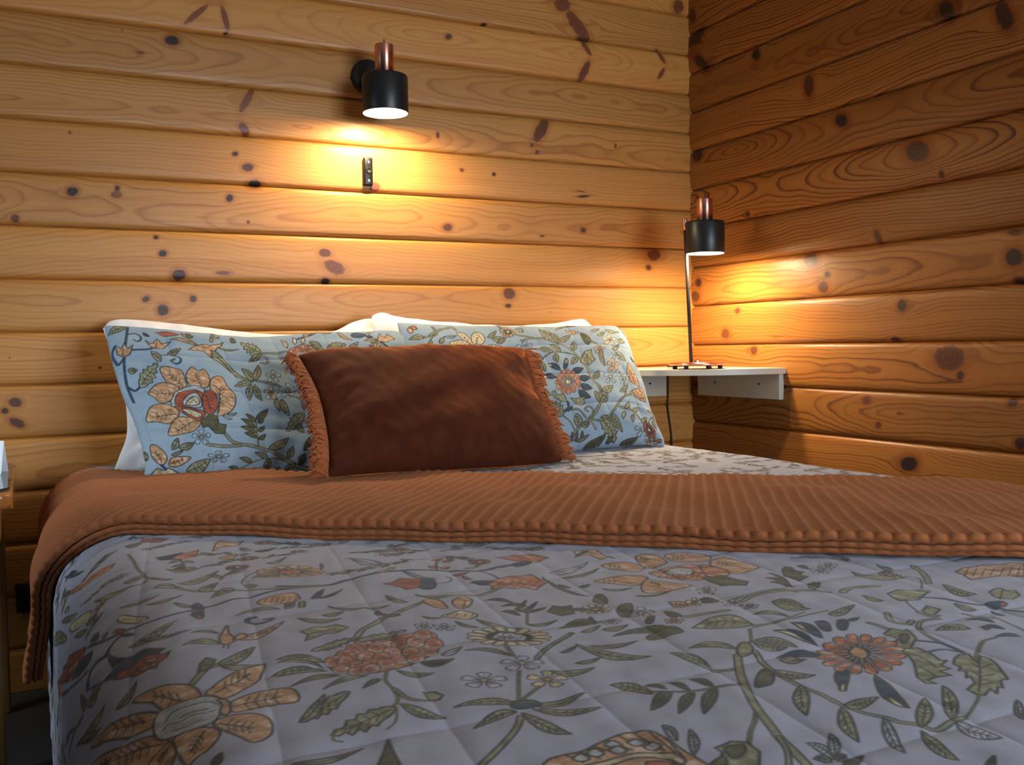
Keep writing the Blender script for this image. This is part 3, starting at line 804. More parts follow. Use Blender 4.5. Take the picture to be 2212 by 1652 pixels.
V b 51 -1174 -2056 -1167 -2083
L b 0 72 -1189 -2060 -1193 -2078 -49 -30
L o 2 71 -1203 -2026 -1205 -2054 -83 -56
L o 6 82 -1265 -2093 -1298 -2080 88 72
L b 0 137 -1228 -2092 -1243 -2072 49 35
L b 0 116 -1238 -2110 -1253 -2095 47 34
L b 0 106 -1245 -2132 -1265 -2121 49 35
V o 34 -1209 -2074 -1217 -2099 -1226 -2124
L e 0 54 -1252 -2098 -1248 -2102 -30 -21
V o 45 -1228 -2056 -1221 -2069 -1216 -2082
X p -1081 -1931 -1054 -1921 -1040 -1922 -1014 -1922 -1002 -1934 -982 -1935 -970 -1944 -1031 -1987 -1045 -1974 -1065 -1970 -1097 -1965 -1085 -1946
S k 15 -1091 -1951 -1048 -1924
S k 15 -1082 -1956 -1040 -1930
S k 15 -1073 -1961 -1031 -1935
S k 15 -1065 -1966 -1022 -1940
S k 15 -1056 -1972 -1013 -1946
S k 15 -1048 -1977 -1004 -1951
S k 15 -1039 -1982 -995 -1956
X o -1130 -2013 -1111 -2006 -1102 -2006 -1107 -2020 -1098 -2022 -1112 -2038 -1135 -2046 -1145 -2038 -1142 -2028
S k 20 -1146 -2039 -1104 -2011
A w -1214 -1842 12 -7 -16 -16
A w -1187 -1827 11 -6 -13 -13
L d 2 52 -1222 -1829 -1223 -1810 69 65
L o 6 105 -1454 -2054 -1473 -2018 67 67
V o 80 -1295 -2017 -1312 -2038 -1304 -2051 -1294 -2048
V o 60 -1263 -2055 -1285 -2053 -1304 -2065 -1319 -2089 -1326 -2111 -1330 -2131
X o -1255 -2028 -1237 -2019 -1235 -2034 -1253 -2042 -1263 -2042
V o 66 -1263 -2030 -1265 -2047 -1254 -2047
L b 0 95 -1431 -2056 -1437 -2004 87 78
L b 0 64 -1412 -2044 -1406 -1995 102 84
L b 0 28 -1391 -2034 -1381 -2003 123 90
L b 0 15 -1375 -2038 -1358 -2011 141 75
L b 0 100 -1450 -2087 -1488 -2065 75 79
L b 0 26 -1455 -2112 -1499 -2156 -63 18
L b 0 55 -1447 -2140 -1483 -2207 -116 -57
L c 0 151 -1434 -2044 -1437 -2006 38 34
L o 0 82 -1477 -2082 -1486 -2066 38 37
L c 0 77 -1412 -2025 -1406 -1999 40 32
L c 0 16 -1491 -2145 -1499 -2157 -55 -21
L c 0 82 -1476 -2179 -1484 -2205 -39 -23
L b 0 58 -1349 -2016 -1333 -2015 -35 -37
V b 60 -1342 -2092 -1326 -2111 -1332 -2137
V b 43 -1369 -2121 -1341 -2123 -1332 -2137
V o 70 -1338 -2033 -1336 -2042 -1336 -2054
X o -1348 -2061 -1331 -2055 -1325 -2064 -1318 -2063 -1335 -2088 -1362 -2105 -1375 -2100 -1367 -2087 -1351 -2081
F d -1343 -2076 -1331 -2072 -1343 -2086 -1358 -2092
X o -1376 -2102 -1357 -2108 -1360 -2126 -1368 -2142 -1363 -2145 -1377 -2150 -1377 -2160 -1393 -2162 -1394 -2174 -1407 -2169 -1418 -2170 -1418 -2179 -1426 -2175 -1420 -2161 -1395 -2137 -1381 -2118
S k 20 -1375 -2112 -1377 -2134 -1386 -2152
S k 20 -1395 -2142 -1400 -2156 -1405 -2166
D r p 16 20 15 -1414 -2094 35 -20 -43 -41
F p -1417 -2083 -1405 -2080 -1407 -2094 -1415 -2103 -1424 -2104 -1425 -2093
X o -1352 -2144 -1340 -2139 -1331 -2142 -1345 -2162 -1325 -2150 -1324 -2158 -1334 -2172 -1358 -2201 -1366 -2200 -1381 -2213 -1382 -2209 -1397 -2219 -1391 -2209 -1409 -2217 -1413 -2214 -1411 -2207 -1410 -2202 -1390 -2194 -1382 -2183 -1388 -2184 -1375 -2174 -1378 -2169 -1367 -2162 -1366 -2154
S k 22 -1337 -2157 -1368 -2182 -1405 -2209
S k 22 -1356 -2173 -1349 -2159
S k 22 -1356 -2173 -1338 -2170
S k 22 -1375 -2187 -1368 -2174
S k 22 -1374 -2187 -1359 -2188
S k 22 -1390 -2199 -1379 -2201
V o 48 -1341 -2157 -1317 -2141 -1290 -2126 -1268 -2123
V o 31 -1410 -2213 -1423 -2221 -1451 -2235 -1464 -2238
V o 71 -1495 -2043 -1510 -2072 -1517 -2091 -1524 -2128 -1523 -2153 -1524 -2178 -1522 -2199 -1515 -2213 -1512 -2224 -1503 -2233 -1498 -2244 -1477 -2240 -1460 -2237
L o 6 86 -1516 -2092 -1493 -2117 -66 -66
L o 6 29 -1522 -2131 -1565 -2182 -72 11
L o 6 54 -1523 -2179 -1485 -2178 -71 -79
L o 6 41 -1529 -2182 -1567 -2235 -85 -20
L w 6 53 -1516 -2212 -1553 -2263 -72 -20
L o 6 27 -1505 -2236 -1454 -2197 35 -44
L o 6 63 -1510 -2241 -1529 -2287 -83 -39
L o 6 39 -1473 -2238 -1418 -2185 81 4
L w 6 57 -1472 -2240 -1469 -2276 -110 -66
F d -1556 -2114 -1534 -2092 -1518 -2084 -1523 -2099 -1541 -2117 -1553 -2118
L w 6 54 -1602 -2247 -1601 -2220 58 40
L w 6 30 -1599 -2244 -1575 -2216 48 -3
L w 6 16 -1601 -2249 -1589 -2244 -24 -48
L w 6 49 -1606 -2248 -1615 -2241 35 33
L d 6 33 -1604 -2257 -1580 -2251 -38 -57
L w 6 36 -1396 -2236 -1425 -2263 -61 -11
L d 6 29 -1526 -2306 -1503 -2295 -11 -33
V o 25 -1557 -2298 -1539 -2305'''
PRINT_SHAM_L='''V b 70 52 12 40 73 30 113 20 170 16 212 16 241 16 270
V b 53 45 42 66 36 77 52 69 69 59 64
V b 67 14 83 4 107 9 146
V b 63 27 128 12 147
V b 71 50 101 86 99 103 90
V b 56 105 123 135 121 152 131 150 146 139 153 129 146 139 136
V b 65 19 223 29 235 45 223
L o 6 48 52 10 5 38 -13 -134
L o 6 32 105 149 91 107 79 -84
L o 6 39 126 117 161 93 8 94
L o 6 24 27 172 48 171 -10 95
L o 7 0 42 228 97 151 102 146
X p 16 80 26 97 36 77 40 98 54 84 43 115 26 123 15 112
S k 20 25 120 32 93
X p 85 63 98 78 112 59 120 77 142 69 122 95 100 97 92 85
S k 20 103 96 111 67
X e 112 30 130 25 146 27 165 38 153 48 127 49
L o 2 53 169 30 198 39 -21 94
L b 0 42 83 32 97 47 -22 58
X p 177 95 197 74 218 67 231 71 253 62 265 51 255 73 247 81 237 99 225 118 213 97 201 92
L p 2 131 204 74 141 63 16 -68
L o 2 161 247 77 299 75 -9 44
X o 231 89 244 98 270 155 288 185 274 183 245 142 229 123
S k 14 234 102 260 153
S k 14 237 110 262 158
S k 14 240 117 263 164
S k 14 243 124 265 169
V o 84 273 182 296 195
L o 6 42 305 203 292 148 82 -74
L o 6 35 309 199 333 138 76 36
L o 6 41 302 205 257 224 8 -112
L o 6 35 300 212 281 269 -77 -9
L o 6 44 308 212 311 268 -75 46
V o 81 316 199 364 216
A w 358 184 19 1 -6 25
A w 382 233 22 1 -7 27
A c 339 242 17 1 -6 23
L o 2 41 348 257 343 304 -65 22
L o 6 42 359 262 362 319 -84 48
L o 7 0 400 312 343 367 -64 -143
L o 6 30 376 344 385 375 -71 51
V o 66 381 248 405 265 403 296
L o 7 0 348 94 307 44 90 -202
L o 6 34 349 100 314 124 -12 -108
V o 86 348 94 376 97 410 90
V p 65 343 101 359 117 353 135 342 130
X r 412 96 420 82 435 70 458 63 477 79 489 96 473 105
C r 429 83 9 1 -2 11
C r 444 79 9 1 -2 11
C r 459 77 9 1 -2 11
C r 472 88 9 1 -2 10
C r 434 95 9 1 -2 10
C r 451 93 9 1 -2 10
C r 466 100 9 1 -2 10
L c 2 38 416 76 406 32 52 -54
L c 0 27 438 60 437 28 48 -27
L c 0 23 453 60 463 35 37 43
L o 7 36 473 58 502 93 -60 110
L o 7 33 513 86 565 71 -7 173
L o 6 31 565 95 598 63 31 106
L p 2 80 550 0 585 53 -28 80
L d 0 24 285 28 296 45 -41 101
L d 0 25 183 27 194 47 -42 91
X p 649 60 662 23 671 47 684 22 701 49 672 65
L o 2 50 653 62 613 62 15 -96
V b 74 660 65 680 89 703 90
V b 177 609 38 594 34 597 20 612 23 632 42
L o 0 23 622 31 638 15 10 89
V o 105 194 383 208 404 241 413 287 428 320 446 351 463 380 469
V o 95 145 408 178 417 224 413
F p 99 169 126 167 146 174 149 202 146 228 122 228 103 213
R k 4 17 140 224 107 178 6 -9
F p 155 186 174 159 185 174 200 166 205 198 196 229 177 236 154 221
R k 4 17 179 230 174 175 6 -4
F p 202 218 214 197 236 190 241 225 251 255 238 293 214 319 189 325 212 268 198 245
R k 5 17 193 319 230 211 9 1
F p 54 250 78 222 108 218 129 232 100 272 73 284 63 265
R k 4 17 113 252 64 250 3 -9
F p 25 336 43 297 76 286 99 296 103 320 76 348 51 340
R k 4 17 96 320 39 324 2 -10
F p 65 386 74 356 97 330 123 330 147 344 127 371 99 380
R k 4 17 130 344 74 378 -2 -8
X g 93 296 96 277 107 262 114 247 130 237 142 229 159 227 175 230 184 239 179 270 150 282 111 303
F e 105 288 119 253 146 242 174 250 173 275 139 298
F g 121 288 142 257 165 256 160 297
F c 128 289 145 267 160 265 158 287
S k 16 135 287 150 274 154 285
F e 180 250 195 244 205 253 201 289 180 321 164 316 167 281
S k 20 183 260 177 310
S k 14 183 270 194 267
S k 14 182 281 192 278
S k 14 180 292 191 289
S k 14 179 303 189 300
F e 98 296 126 296 156 306 163 321 140 345 119 322
F c 114 302 143 307 155 323 137 330
S k 14 116 307 116 321
S k 14 123 311 123 324
S k 14 131 314 131 327
S k 14 138 317 138 331
S k 14 146 321 146 334
X d 147 340 159 334 173 320 188 329 186 352 202 356 192 384 172 382 160 358 151 362 146 363
L w 2 50 213 323 237 315 -5 47
L w 2 46 201 328 221 337 -24 51
V o 45 265 416 271 372 278 329
L d 6 35 278 330 316 296 27 84
L d 2 42 275 340 257 317 47 -62
L d 2 48 270 359 242 334 49 -77
L d 2 47 269 375 236 359 39 -80
L d 2 40 266 392 241 377 39 -70
L d 0 27 280 341 298 327 12 57
L d 0 28 274 368 294 352 19 55
L d 2 29 269 396 290 378 24 54
L o 6 43 287 425 343 390 32 99
L o 6 31 330 446 348 415 66 35
L o 2 43 284 449 254 433 37 -58
L o 6 26 273 468 288 449 63 39
L o 6 30 321 471 349 459 44 55
L o 2 47 245 456 216 446 22 -47
V o 25 215 468 267 449 323 449
L o 0 23 304 476 309 464 51 14
L o 2 45 215 470 190 466 7 -32
A w 137 391 22 0 -4 22
A w 168 443 26 0 -1 14
L o 6 35 94 473 148 449 67 99
L o 6 30 65 424 83 393 59 40
L o 6 36 81 420 118 405 14 84
F p 37 461 18 440 18 408 30 407 46 429 50 448
R k 3 17 37 454 24 416 4 -2
F p 53 460 61 444 81 442 104 444 86 459 67 465
R k 3 17 56 458 93 447 1 5
X c 13 482 27 467 41 472 54 467 67 473 81 478 48 482
V b 65 37 461 47 470
L o 2 32 4 444 2 416 47 10
L o 2 55 61 437 90 425 10 41
L d 6 40 372 432 394 391 61 32
L d 7 24 358 462 374 439 75 43
L d 0 28 384 447 400 433 33 39
V o 54 489 330 572 304'''
PRINT_SHAM_R='''V o 97 333 68 375 88 421 96 455 114 483 135 506 173 520 217 518 265 534 302 524 348 490 389 453 415 417 430 388 450 353 469
V o 85 339 96 374 91
V o 54 502 170 467 155 423 155 381 179 347 218 327 262 328 296
L o 6 36 454 115 448 55 105 -74
L o 6 24 495 148 513 101 105 18
L o 2 42 455 104 509 72 7 115
L o 6 28 505 175 468 206 -39 -87
L o 6 26 524 265 554 233 61 65
L o 6 28 536 321 587 294 29 128
L o 6 29 517 360 512 318 124 -55
L o 6 29 515 365 554 326 73 66
L o 6 43 428 153 380 140 49 -116
L o 2 36 451 153 427 118 79 -91
L o 6 25 433 158 425 197 -102 18
L o 6 37 383 181 346 162 62 -106
L o 6 24 376 192 375 227 -103 37
L o 6 30 334 246 361 280 -103 103
L o 6 32 327 286 362 318 -100 113
L o 0 15 349 213 336 209 43 -83
L o 6 22 411 430 419 391 158 -7
L o 6 23 423 427 455 424 -7 83
L o 6 36 498 410 546 417 -45 90
L o 6 42 543 402 566 455 -132 50
L o 2 63 392 464 445 455 30 40
L o 2 35 416 95 416 36 97 -65
L o 0 24 432 74 441 93 -56 65
L o 2 33 443 71 429 41 74 -98
X o 506 195 520 167 540 147 560 143 556 168 560 186 528 208
S k 20 528 202 540 162
L o 7 0 371 393 343 340 223 -141
V o 54 369 392 387 414 394 436
V o 68 461 409 481 388 472 371 453 380 463 388
V o 68 396 376 431 380 447 406
L o 7 0 498 416 540 476 -214 70
V o 77 460 411 494 419 538 402 591 356 627 326 632 265 631 235
V o 68 607 343 657 322
V p 72 459 414 471 442
L b 0 39 438 225 460 177 74 13
L b 0 41 424 227 393 197 75 -89
L b 0 40 402 252 356 245 44 -107
L b 0 28 465 228 507 219 -21 123
L b 0 27 475 257 516 260 -45 137
L b 0 28 471 287 508 306 -76 125
L b 0 31 458 310 490 342 -107 109
L o 0 27 448 202 466 179 39 36
L c 0 36 404 208 393 198 28 -35
L c 0 29 374 249 358 246 24 -50
X o 406 347 384 346 368 328 367 306 381 301 382 320 405 319
X o 420 336 437 342 477 333 463 347 465 358 444 367 430 359
V b 88 407 350 401 368 382 380
V b 69 413 367 395 380
D r c 12 22 0 435 273 43 3 -16 50
V o 38 353 469 395 462 444 455
L m 0 50 394 461 404 441 45 12
L m 0 50 380 463 385 443 46 8
L m 0 42 416 460 422 443 46 9
L m 0 39 358 468 352 453 46 -3
L d 6 59 431 479 503 459 83 52
L d 2 35 508 476 530 463 70 30
L d 6 42 564 479 625 469 105 39
V b 45 485 479 501 465
A w 590 256 27 -1 -9 33
A w 643 449 33 -4 0 20
A w 341 124 27 1 -7 24
A w 309 58 20 0 -6 21
A c 643 94 30 -5 -8 27
A p 619 206 26 -2 -12 30
A p 681 472 28 -4 7 8
A w 640 264 24 -4 -7 25
A p 589 143 20 0 -8 23
F c 177 123 162 99 153 53 173 60 190 93 190 118
R k 3 17 183 118 161 70 6 -6
F c 187 121 189 80 206 52 226 60 229 88 201 118
R k 3 17 192 118 213 67 4 1
F c 154 128 124 115 120 101 148 89 170 102 176 126
R k 3 17 169 120 129 105 3 -8
F c 216 128 239 108 274 113 255 132
R k 2 17 221 125 264 117 -1 7
F g 171 129 185 112 204 107 223 119 224 131
S k 16 181 126 197 115 212 124
V o 81 88 31 91 66 62 71 30 71
V o 98 75 65 139 29 152 41
L o 2 44 57 74 18 70 16 -101
L p 0 24 31 50 19 32 45 -71
L r 2 38 46 36 24 27 26 -79
L w 2 85 109 76 149 70 -9 51
L o 0 25 90 102 108 79 35 55
L o 2 41 59 115 72 80 43 16
V o 40 87 66 64 93 55 114
L o 2 38 239 78 276 44 15 87
L o 2 40 251 81 291 78 -26 108
L o 2 42 264 101 299 75 13 72
L o 0 30 356 57 340 34 73 -115
L d 6 29 551 76 573 111 -95 112
L d 6 34 558 123 544 64 119 -95
V o 78 555 95 593 130 587 206
L o 2 57 594 143 584 212 -87 25
L o 2 36 599 80 638 55 5 87
L p 2 57 500 47 541 60 -45 98
L o 2 40 584 57 623 39 -18 97
L o 2 69 644 42 700 43 -50 96
L p 6 61 680 190 692 289 -162 101
L p 6 29 691 288 703 340 -216 147
L r 0 48 668 241 674 282 -79 47
V o 88 576 378 632 392 669 448 696 467
L o 0 28 601 384 628 356 63 33
L o 0 28 626 392 663 370 27 60
L o 0 28 597 393 576 419 -69 -25
L o 2 33 628 401 610 430 -76 -9
L o 0 25 648 424 682 402 31 52
L o 2 39 605 321 648 287 37 66
L o 2 40 667 143 674 185 -103 68
L o 2 32 639 140 678 107 31 71
L o 0 27 678 87 707 89 -69 117
A w 650 158 21 -4 -9 22
L o 0 31 667 460 659 441 77 -32
L o 0 29 672 329 646 317 77 -93
X p 654 310 682 297 698 308 705 328 677 334
L e 0 21 702 472 721 464 36 35
V o 56 264 344 274 366
L d 2 46 306 467 343 452 51 40'''
# ------------------------------------------------------------------ room shell
KNOTS=json.loads('''{"back":[[-1718,1701,17,-1,-2,-12,100],[-1842,1712,3,0,0,-2,80],[-1560,1411,8,1,0,-6,90],[-1527,1376,15,1,0,-10,80],[-1508,1331,17,1,0,-10,100],[-1975,1283,13,1,0,-11,100],[-1867,1298,6,0,0,-6,90],[-1870,1281,12,1,0,-8,40],[-1579,1288,9,1,0,-9,100],[-2109,1209,9,0,0,-9,60],[-1530,1224,4,0,0,-4,90],[-1775,1173,6,0,0,-5,90],[-1759,1130,10,0,0,-8,100],[-1313,1144,17,0,0,-11,55],[-1534,1480,11,-15,-9,-7,60],[-1525,1561,18,32,8,-4,35],[-1653,1780,29,28,5,-5,35],[-1577,1778,8,-32,-7,-3,40],[-1576,1739,6,1,0,-3,90],[-1797,1659,17,0,0,-3,50],[-1976,1434,4,0,0,-4,50],[-506,1969,27,4,0,-20,50],[-448,1907,37,-41,-16,-11,55],[-425,1872,23,-4,-4,-9,70],[-419,1844,18,-24,-7,-4,45],[-426,1764,17,33,12,-3,60],[-787,1870,9,1,0,-4,90],[-910,1815,10,1,0,-8,70],[-117,1849,16,-21,-6,-4,45],[-118,1791,12,18,7,-2,45],[-592,1558,22,35,16,-7,65],[-627,1507,6,0,0,-4,70],[-608,1487,7,1,0,-5,70],[-952,1513,5,0,0,-9,60],[-874,1412,7,0,0,-5,60],[-764,1406,6,0,0,-5,100],[-436,1355,27,3,0,-3,100],[-451,1371,24,-2,0,-2,80],[-1158,1343,13,-6,-8,-12,50],[-925,1233,14,1,0,-10,70],[-439,1243,9,0,0,-7,80],[-308,1530,5,0,0,-8,40],[-156,1169,26,1,0,-17,50],[-42,2030,20,3,0,-21,50],[-1719,1073,17,0,0,-14,90],[-1286,1103,27,-12,-8,-15,50],[-1313,1063,12,0,0,-8,100],[-1805,1007,9,2,1,-7,75],[-1683,1009,8,0,0,-8,90],[-1763,979,14,0,0,-14,90],[-2124,744,14,-1,0,-11,70],[-2148,724,8,0,0,-7,80],[-2121,692,16,-9,-4,-9,75],[-1924,827,5,0,0,-3,60],[-2133,858,3,0,0,-2,40],[-1603,1081,19,0,0,-5,50],[-180,1126,10,0,0,-8,80],[-717,1032,19,0,0,-17,65],[-722,993,10,0,0,-6,90],[-595,1219,8,0,0,-3,80],[-571,973,11,0,0,-2,50]],"right":[[-1049,1690,-21,-7,0,-23,100],[-1209,1626,-19,0,-13,-35,85],[-345,1776,-17,-5,0,-18,100],[-337,1738,-18,-5,0,-10,30],[-573,1620,-18,-4,0,-30,80],[-701,1490,-22,-5,0,-18,100],[-42,1513,-24,-4,0,-17,90],[-960,1354,-33,-6,0,-26,80],[-1034,1283,-7,-1,0,-8,100],[-297,1277,-9,-1,0,-9,90],[-830,1146,-10,1,-6,-18,70],[-1237,1112,-18,-2,0,-7,70],[-48,1917,-26,20,-22,-14,85],[-68,1823,-20,3,-27,-31,90],[-23,1997,-17,-5,0,-21,70],[-576,1104,-25,-9,9,-18,75],[-644,1058,-10,-1,0,-8,100],[-627,1022,-17,-1,0,-16,70],[-41,1073,-14,-1,0,-13,90],[-21,1027,-23,-1,0,-16,70],[-1237,1054,-22,-2,0,-19,100],[-1249,997,-16,-1,0,-8,90],[-245,968,-9,0,0,-8,80],[-182,894,-19,0,0,-14,60],[-911,955,-14,-1,0,-15,90],[-885,865,-13,0,0,-6,90],[-322,838,-15,0,0,-13,70],[-1058,815,-41,0,0,-30,70],[-1090,771,-10,0,0,-10,80],[-788,696,-11,0,0,-10,70],[-829,629,-9,1,0,-8,70],[-1232,709,-12,1,0,-10,80],[-1253,613,-14,1,0,-13,90],[-933,532,-26,3,0,-19,100],[-440,880,-41,-3,0,-2,40]]}''')
BH=.135
def log_wall(name,mat,axis,span,joint0,knots,seed,F,kcontrast):
    g=np.random.RandomState(seed)
    fine0,fine1=span[1]; s=np.concatenate([np.arange(span[0],fine0,.012),np.arange(fine0,fine1,.0025),np.arange(fine1,span[2]+.001,.012)])
    t=np.sin(np.linspace(-PI/2,PI/2,30))*.35+np.linspace(-1,1,30)*.65
    K=np.array(knots,float); K[:,:6]/=1000
    parts=[];A=dict(phase=[],knot=[],kdark=[],tone=[],grain=[])
    i0=int(math.floor((0-joint0)/BH)); i1=int(math.ceil((2.45-joint0)/BH))
    for i in range(i0,i1):
        zb=joint0+i*BH; zz=zb+BH*(t+1)/2; S,Z=np.meshgrid(s,zz); T=np.meshgrid(s,t)[1]
        rec=(.0032*np.abs(T)**5 if axis=='x' else .0048*np.abs(T)**4)+.011*np.abs(T)**20+.0006*waves(S,Z,seed+i,4,.3,1.2)
        Z=np.maximum(Z,0.)
        parts.append(np.stack([S,rec,Z],-1) if axis=='x' else np.stack([rec,S,Z],-1))
        rel=Z-(zb+BH/2); re=rel.copy(); kd=np.full(S.shape,9.); kk=np.zeros(S.shape)
        for o0,o1,ax,ay,bx,by,dk in K:
            if o1<zb-.03 or o1>zb+BH+.03: continue
            det=ax*by-ay*bx
            if abs(det)<1e-9: continue
            dx=S-o0; dz=Z-o1; p=(by*dx-bx*dz)/det; q=(-ay*dx+ax*dz)/det; n=np.sqrt(p*p+q*q)
            m=n<kd; kd=np.where(m,n,kd); kk=np.where(m,dk/100,kk)
            if zb-.005<o1<zb+BH+.005:
                R=1.15*math.sqrt(abs(det)); r2=(dx/2.3)**2+dz**2
                re=re-dz*R*R/np.maximum(r2,R*R)
        kind=g.rand(); c=g.uniform(-.03,.03) if kind<.62 else g.choice([-1,1])*g.uniform(.09,.16)
        c=c+.012*waves(S,0*S,seed*7+i,3,.7,2.)
        dep=np.abs(.03+.035*waves(S,0*S,seed*11+i,3,.9,2.6))+.004
        r=np.sqrt((re-c)**2+dep**2)
        r=r+.0022*waves(S,rel,seed*13+i,8,.10,.45)
        A['phase'].append(r*F*g.uniform(.8,1.2)+g.uniform(0,9)); A['knot'].append(np.minimum(kd,4.)); A['kdark'].append(kk)
        A['tone'].append(np.full(S.shape,g.rand())); A['grain'].append(np.full(S.shape,g.uniform(.55,1.)*kcontrast))
    o=grids(name,parts,mat,attrs=A,flips=[axis!='x']*len(parts)); return tag(o,kind='structure')
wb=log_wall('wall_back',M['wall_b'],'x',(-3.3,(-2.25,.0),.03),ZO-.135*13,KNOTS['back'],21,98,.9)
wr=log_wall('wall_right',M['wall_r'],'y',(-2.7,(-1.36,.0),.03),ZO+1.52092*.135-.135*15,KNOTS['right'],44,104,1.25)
def flat(name,pts,mat):
    bm=bmesh.new(); bm.faces.new([bm.verts.new(p) for p in pts]); return tag(bm_obj(name,bm,mat,smooth=False),kind='structure')
flat('floor',[(-3.3,-3.6,0),(.03,-3.6,0),(.03,.03,0),(-3.3,.03,0)],M['floor'])
flat('ceiling',[(-3.3,.03,2.42),(.03,.03,2.42),(.03,-3.6,2.42),(-3.3,-3.6,2.42)],M['ceiling'])
# ------------------------------------------------------------------ lamps
def shade_parts(t,c,tube_top,zt,zb,R=.0645,rt=.0268):
    """c=(x,y): axis of the shade"""
    bm=bmesh.new(); x,y=c; h=zt-zb
    lathe(bm,[(0,h),(R-.006,h),(R-.002,h-.0015),(R,h-.006),(R,.002),(R-.0008,0),(R-.0025,0)],(x,y,zb),seg=72,mat=0)
    lathe(bm,[(R-.0025,0),(R-.0025,h-.008),(R-.010,h-.004),(0,h-.004)],(x,y,zb),seg=72,mat=1)
    bmesh.ops.remove_doubles(bm,verts=bm.verts,dist=1e-5)
    o=bm_obj('lamp_shade',bm,[M['black'],M['shade_in']],t); o['label']='black drum shade with white inside'
    bm=bmesh.new(); th=tube_top-zt
    lathe(bm,[(0,-.004),(rt,-.004),(rt,th-.002),(rt-.0013,th),(rt-.0043,th),(rt-.0053,th-.003),(0,th-.003)],(x,y,zt),seg=56)
    o=bm_obj('socket_tube',bm,M['copper'],t); o['label']='brushed copper socket tube'
    bm=bmesh.new(); tube(bm,[(x+.001,y,zt+th-.006),(x+.002,y,zt+th+.006),(x-.001,y-.001,zt+th+.016)],.0016,8)
    bm_obj('wire_stub',bm,M['cord'],t)
    bm=bmesh.new(); zc=zb+.024
    lathe(bm,[(0,-.029)]+[(.029*math.sin(a),-.029*math.cos(a)) for a in np.linspace(.2,2.3,12)]+[(.014,.032),(.013,.05),(0,.05)],(x,y,zc),seg=24)
    o=bm_obj('light_bulb',bm,M['bulb'],t); o['label']='glowing white bulb'
wl=thing('wall_lamp','black and copper wall lamp lit above the pillows, on a round black wall plate','lamp',(-1.170,0,1.66))
bm=bmesh.new(); lathe(bm,[(0,-.004),(.050,-.004),(.051,.004),(.051,.013),(.0495,.016),(.047,.0175),(0,.0185)],(-1.172,0,1.661),axis=(0,-1,0),seg=64)
tube(bm,[(-1.223,-.006,1.655),(-1.226,-.006,1.655)],.003,8); bm_obj('wall_plate',bm,M['black'],wl)
bm=bmesh.new(); tube(bm,[(-1.171,-.015,1.661),(-1.171,-.05,1.661),(-1.172,-.128,1.652)],.0085,14); bm_obj('arm',bm,M['black'],wl)
shade_parts(wl,(-1.172,-.15),1.714,1.629,1.524)
tl=thing('table_lamp','black and copper table lamp lit on the corner shelf, thin black pole','lamp',(-.208,-.30,.782))
bm=bmesh.new(); lathe(bm,[(0,.011),(.082,.011),(.0885,.0125),(.0905,.0155),(.0895,.019),(.086,.0205),(.012,.0205),(.010,.026),(0,.026)],(-.208,-.30,.7826),seg=72); o=bm_obj('base_disc',bm,M['copper'],tl); o['label']='flat round copper base'
for k in range(6):
    a=.4+k*PI/3; bm=bmesh.new(); lathe(bm,[(0,0),(.007,0),(.0075,.006),(.006,.0115),(0,.0115)],(-.208+.070*math.cos(a),-.30+.070*math.sin(a),.7826),seg=16); bm_obj('foot',bm,M['rubber'],tl)
pb=Vector((-.2095,-.27,.800)); ptp=Vector((-.2275,-.27,1.232))
bm=bmesh.new(); tube(bm,[pb,pb.lerp(ptp,.5),ptp],.0058,16); bm_obj('pole',bm,M['black'],tl)
bm=bmesh.new(); d=(ptp-pb).normalized(); tube(bm,[ptp-d*.012,ptp+d*.023,ptp+d*.025],[.0072,.0072,.006],16); o=bm_obj('pole_tip',bm,M['copper'],tl); o['label']='copper pole tip'
bm=bmesh.new(); tube(bm,[ptp-d*.03,(-.222,-.285,1.204),(-.212,-.30,1.206)],.006,12); bm_obj('arm',bm,M['black'],tl)
shade_parts(tl,(-.189,-.32),1.313,1.243,1.143,.0605,.0248)
bm=bmesh.new(); pts=[(-.150,-.165,.795),(-.152,-.100,.790),(-.150,-.035,.788),(-.1495,-.016,.770),(-.100,-.010,.72),(-.0875,-.014,.64),(-.094,-.016,.58),(-.086,-.016,.52),(-.066,-.018,.44),(-.057,-.02,.36),(-.056,-.02,.2),(-.056,-.02,.05)]
pts=[(-.206,-.262,.7935),(-.165,-.11,.7868),(-.135,-.050,.787),(-.1185,-.022,.7865),(-.1075,-.0035,.783),(-.1055,-.0035,.76),(-.1065,-.0035,.70),(-.1095,-.0035,.64),(-.103,-.0035,.60),(-.095,-.0035,.55),(-.092,-.0035,.48),(-.092,-.0035,.3),(-.092,-.0035,.05)]
pp=[]
for k in range(len(pts)-1):
    for q in range(4): pp.append(Vector(pts[k]).lerp(Vector(pts[k+1]),q/4))
pp.append(Vector(pts[-1]))
for _ in range(2): pp=[pp[0]]+[(pp[k-1]+pp[k]*2+pp[k+1])/4 for k in range(1,len(pp)-1)]+[pp[-1]]
tube(bm,pp,.0032,8); o=bm_obj('power_cord',bm,M['cord'],tl); o['label']='dark cord hanging down in the corner'
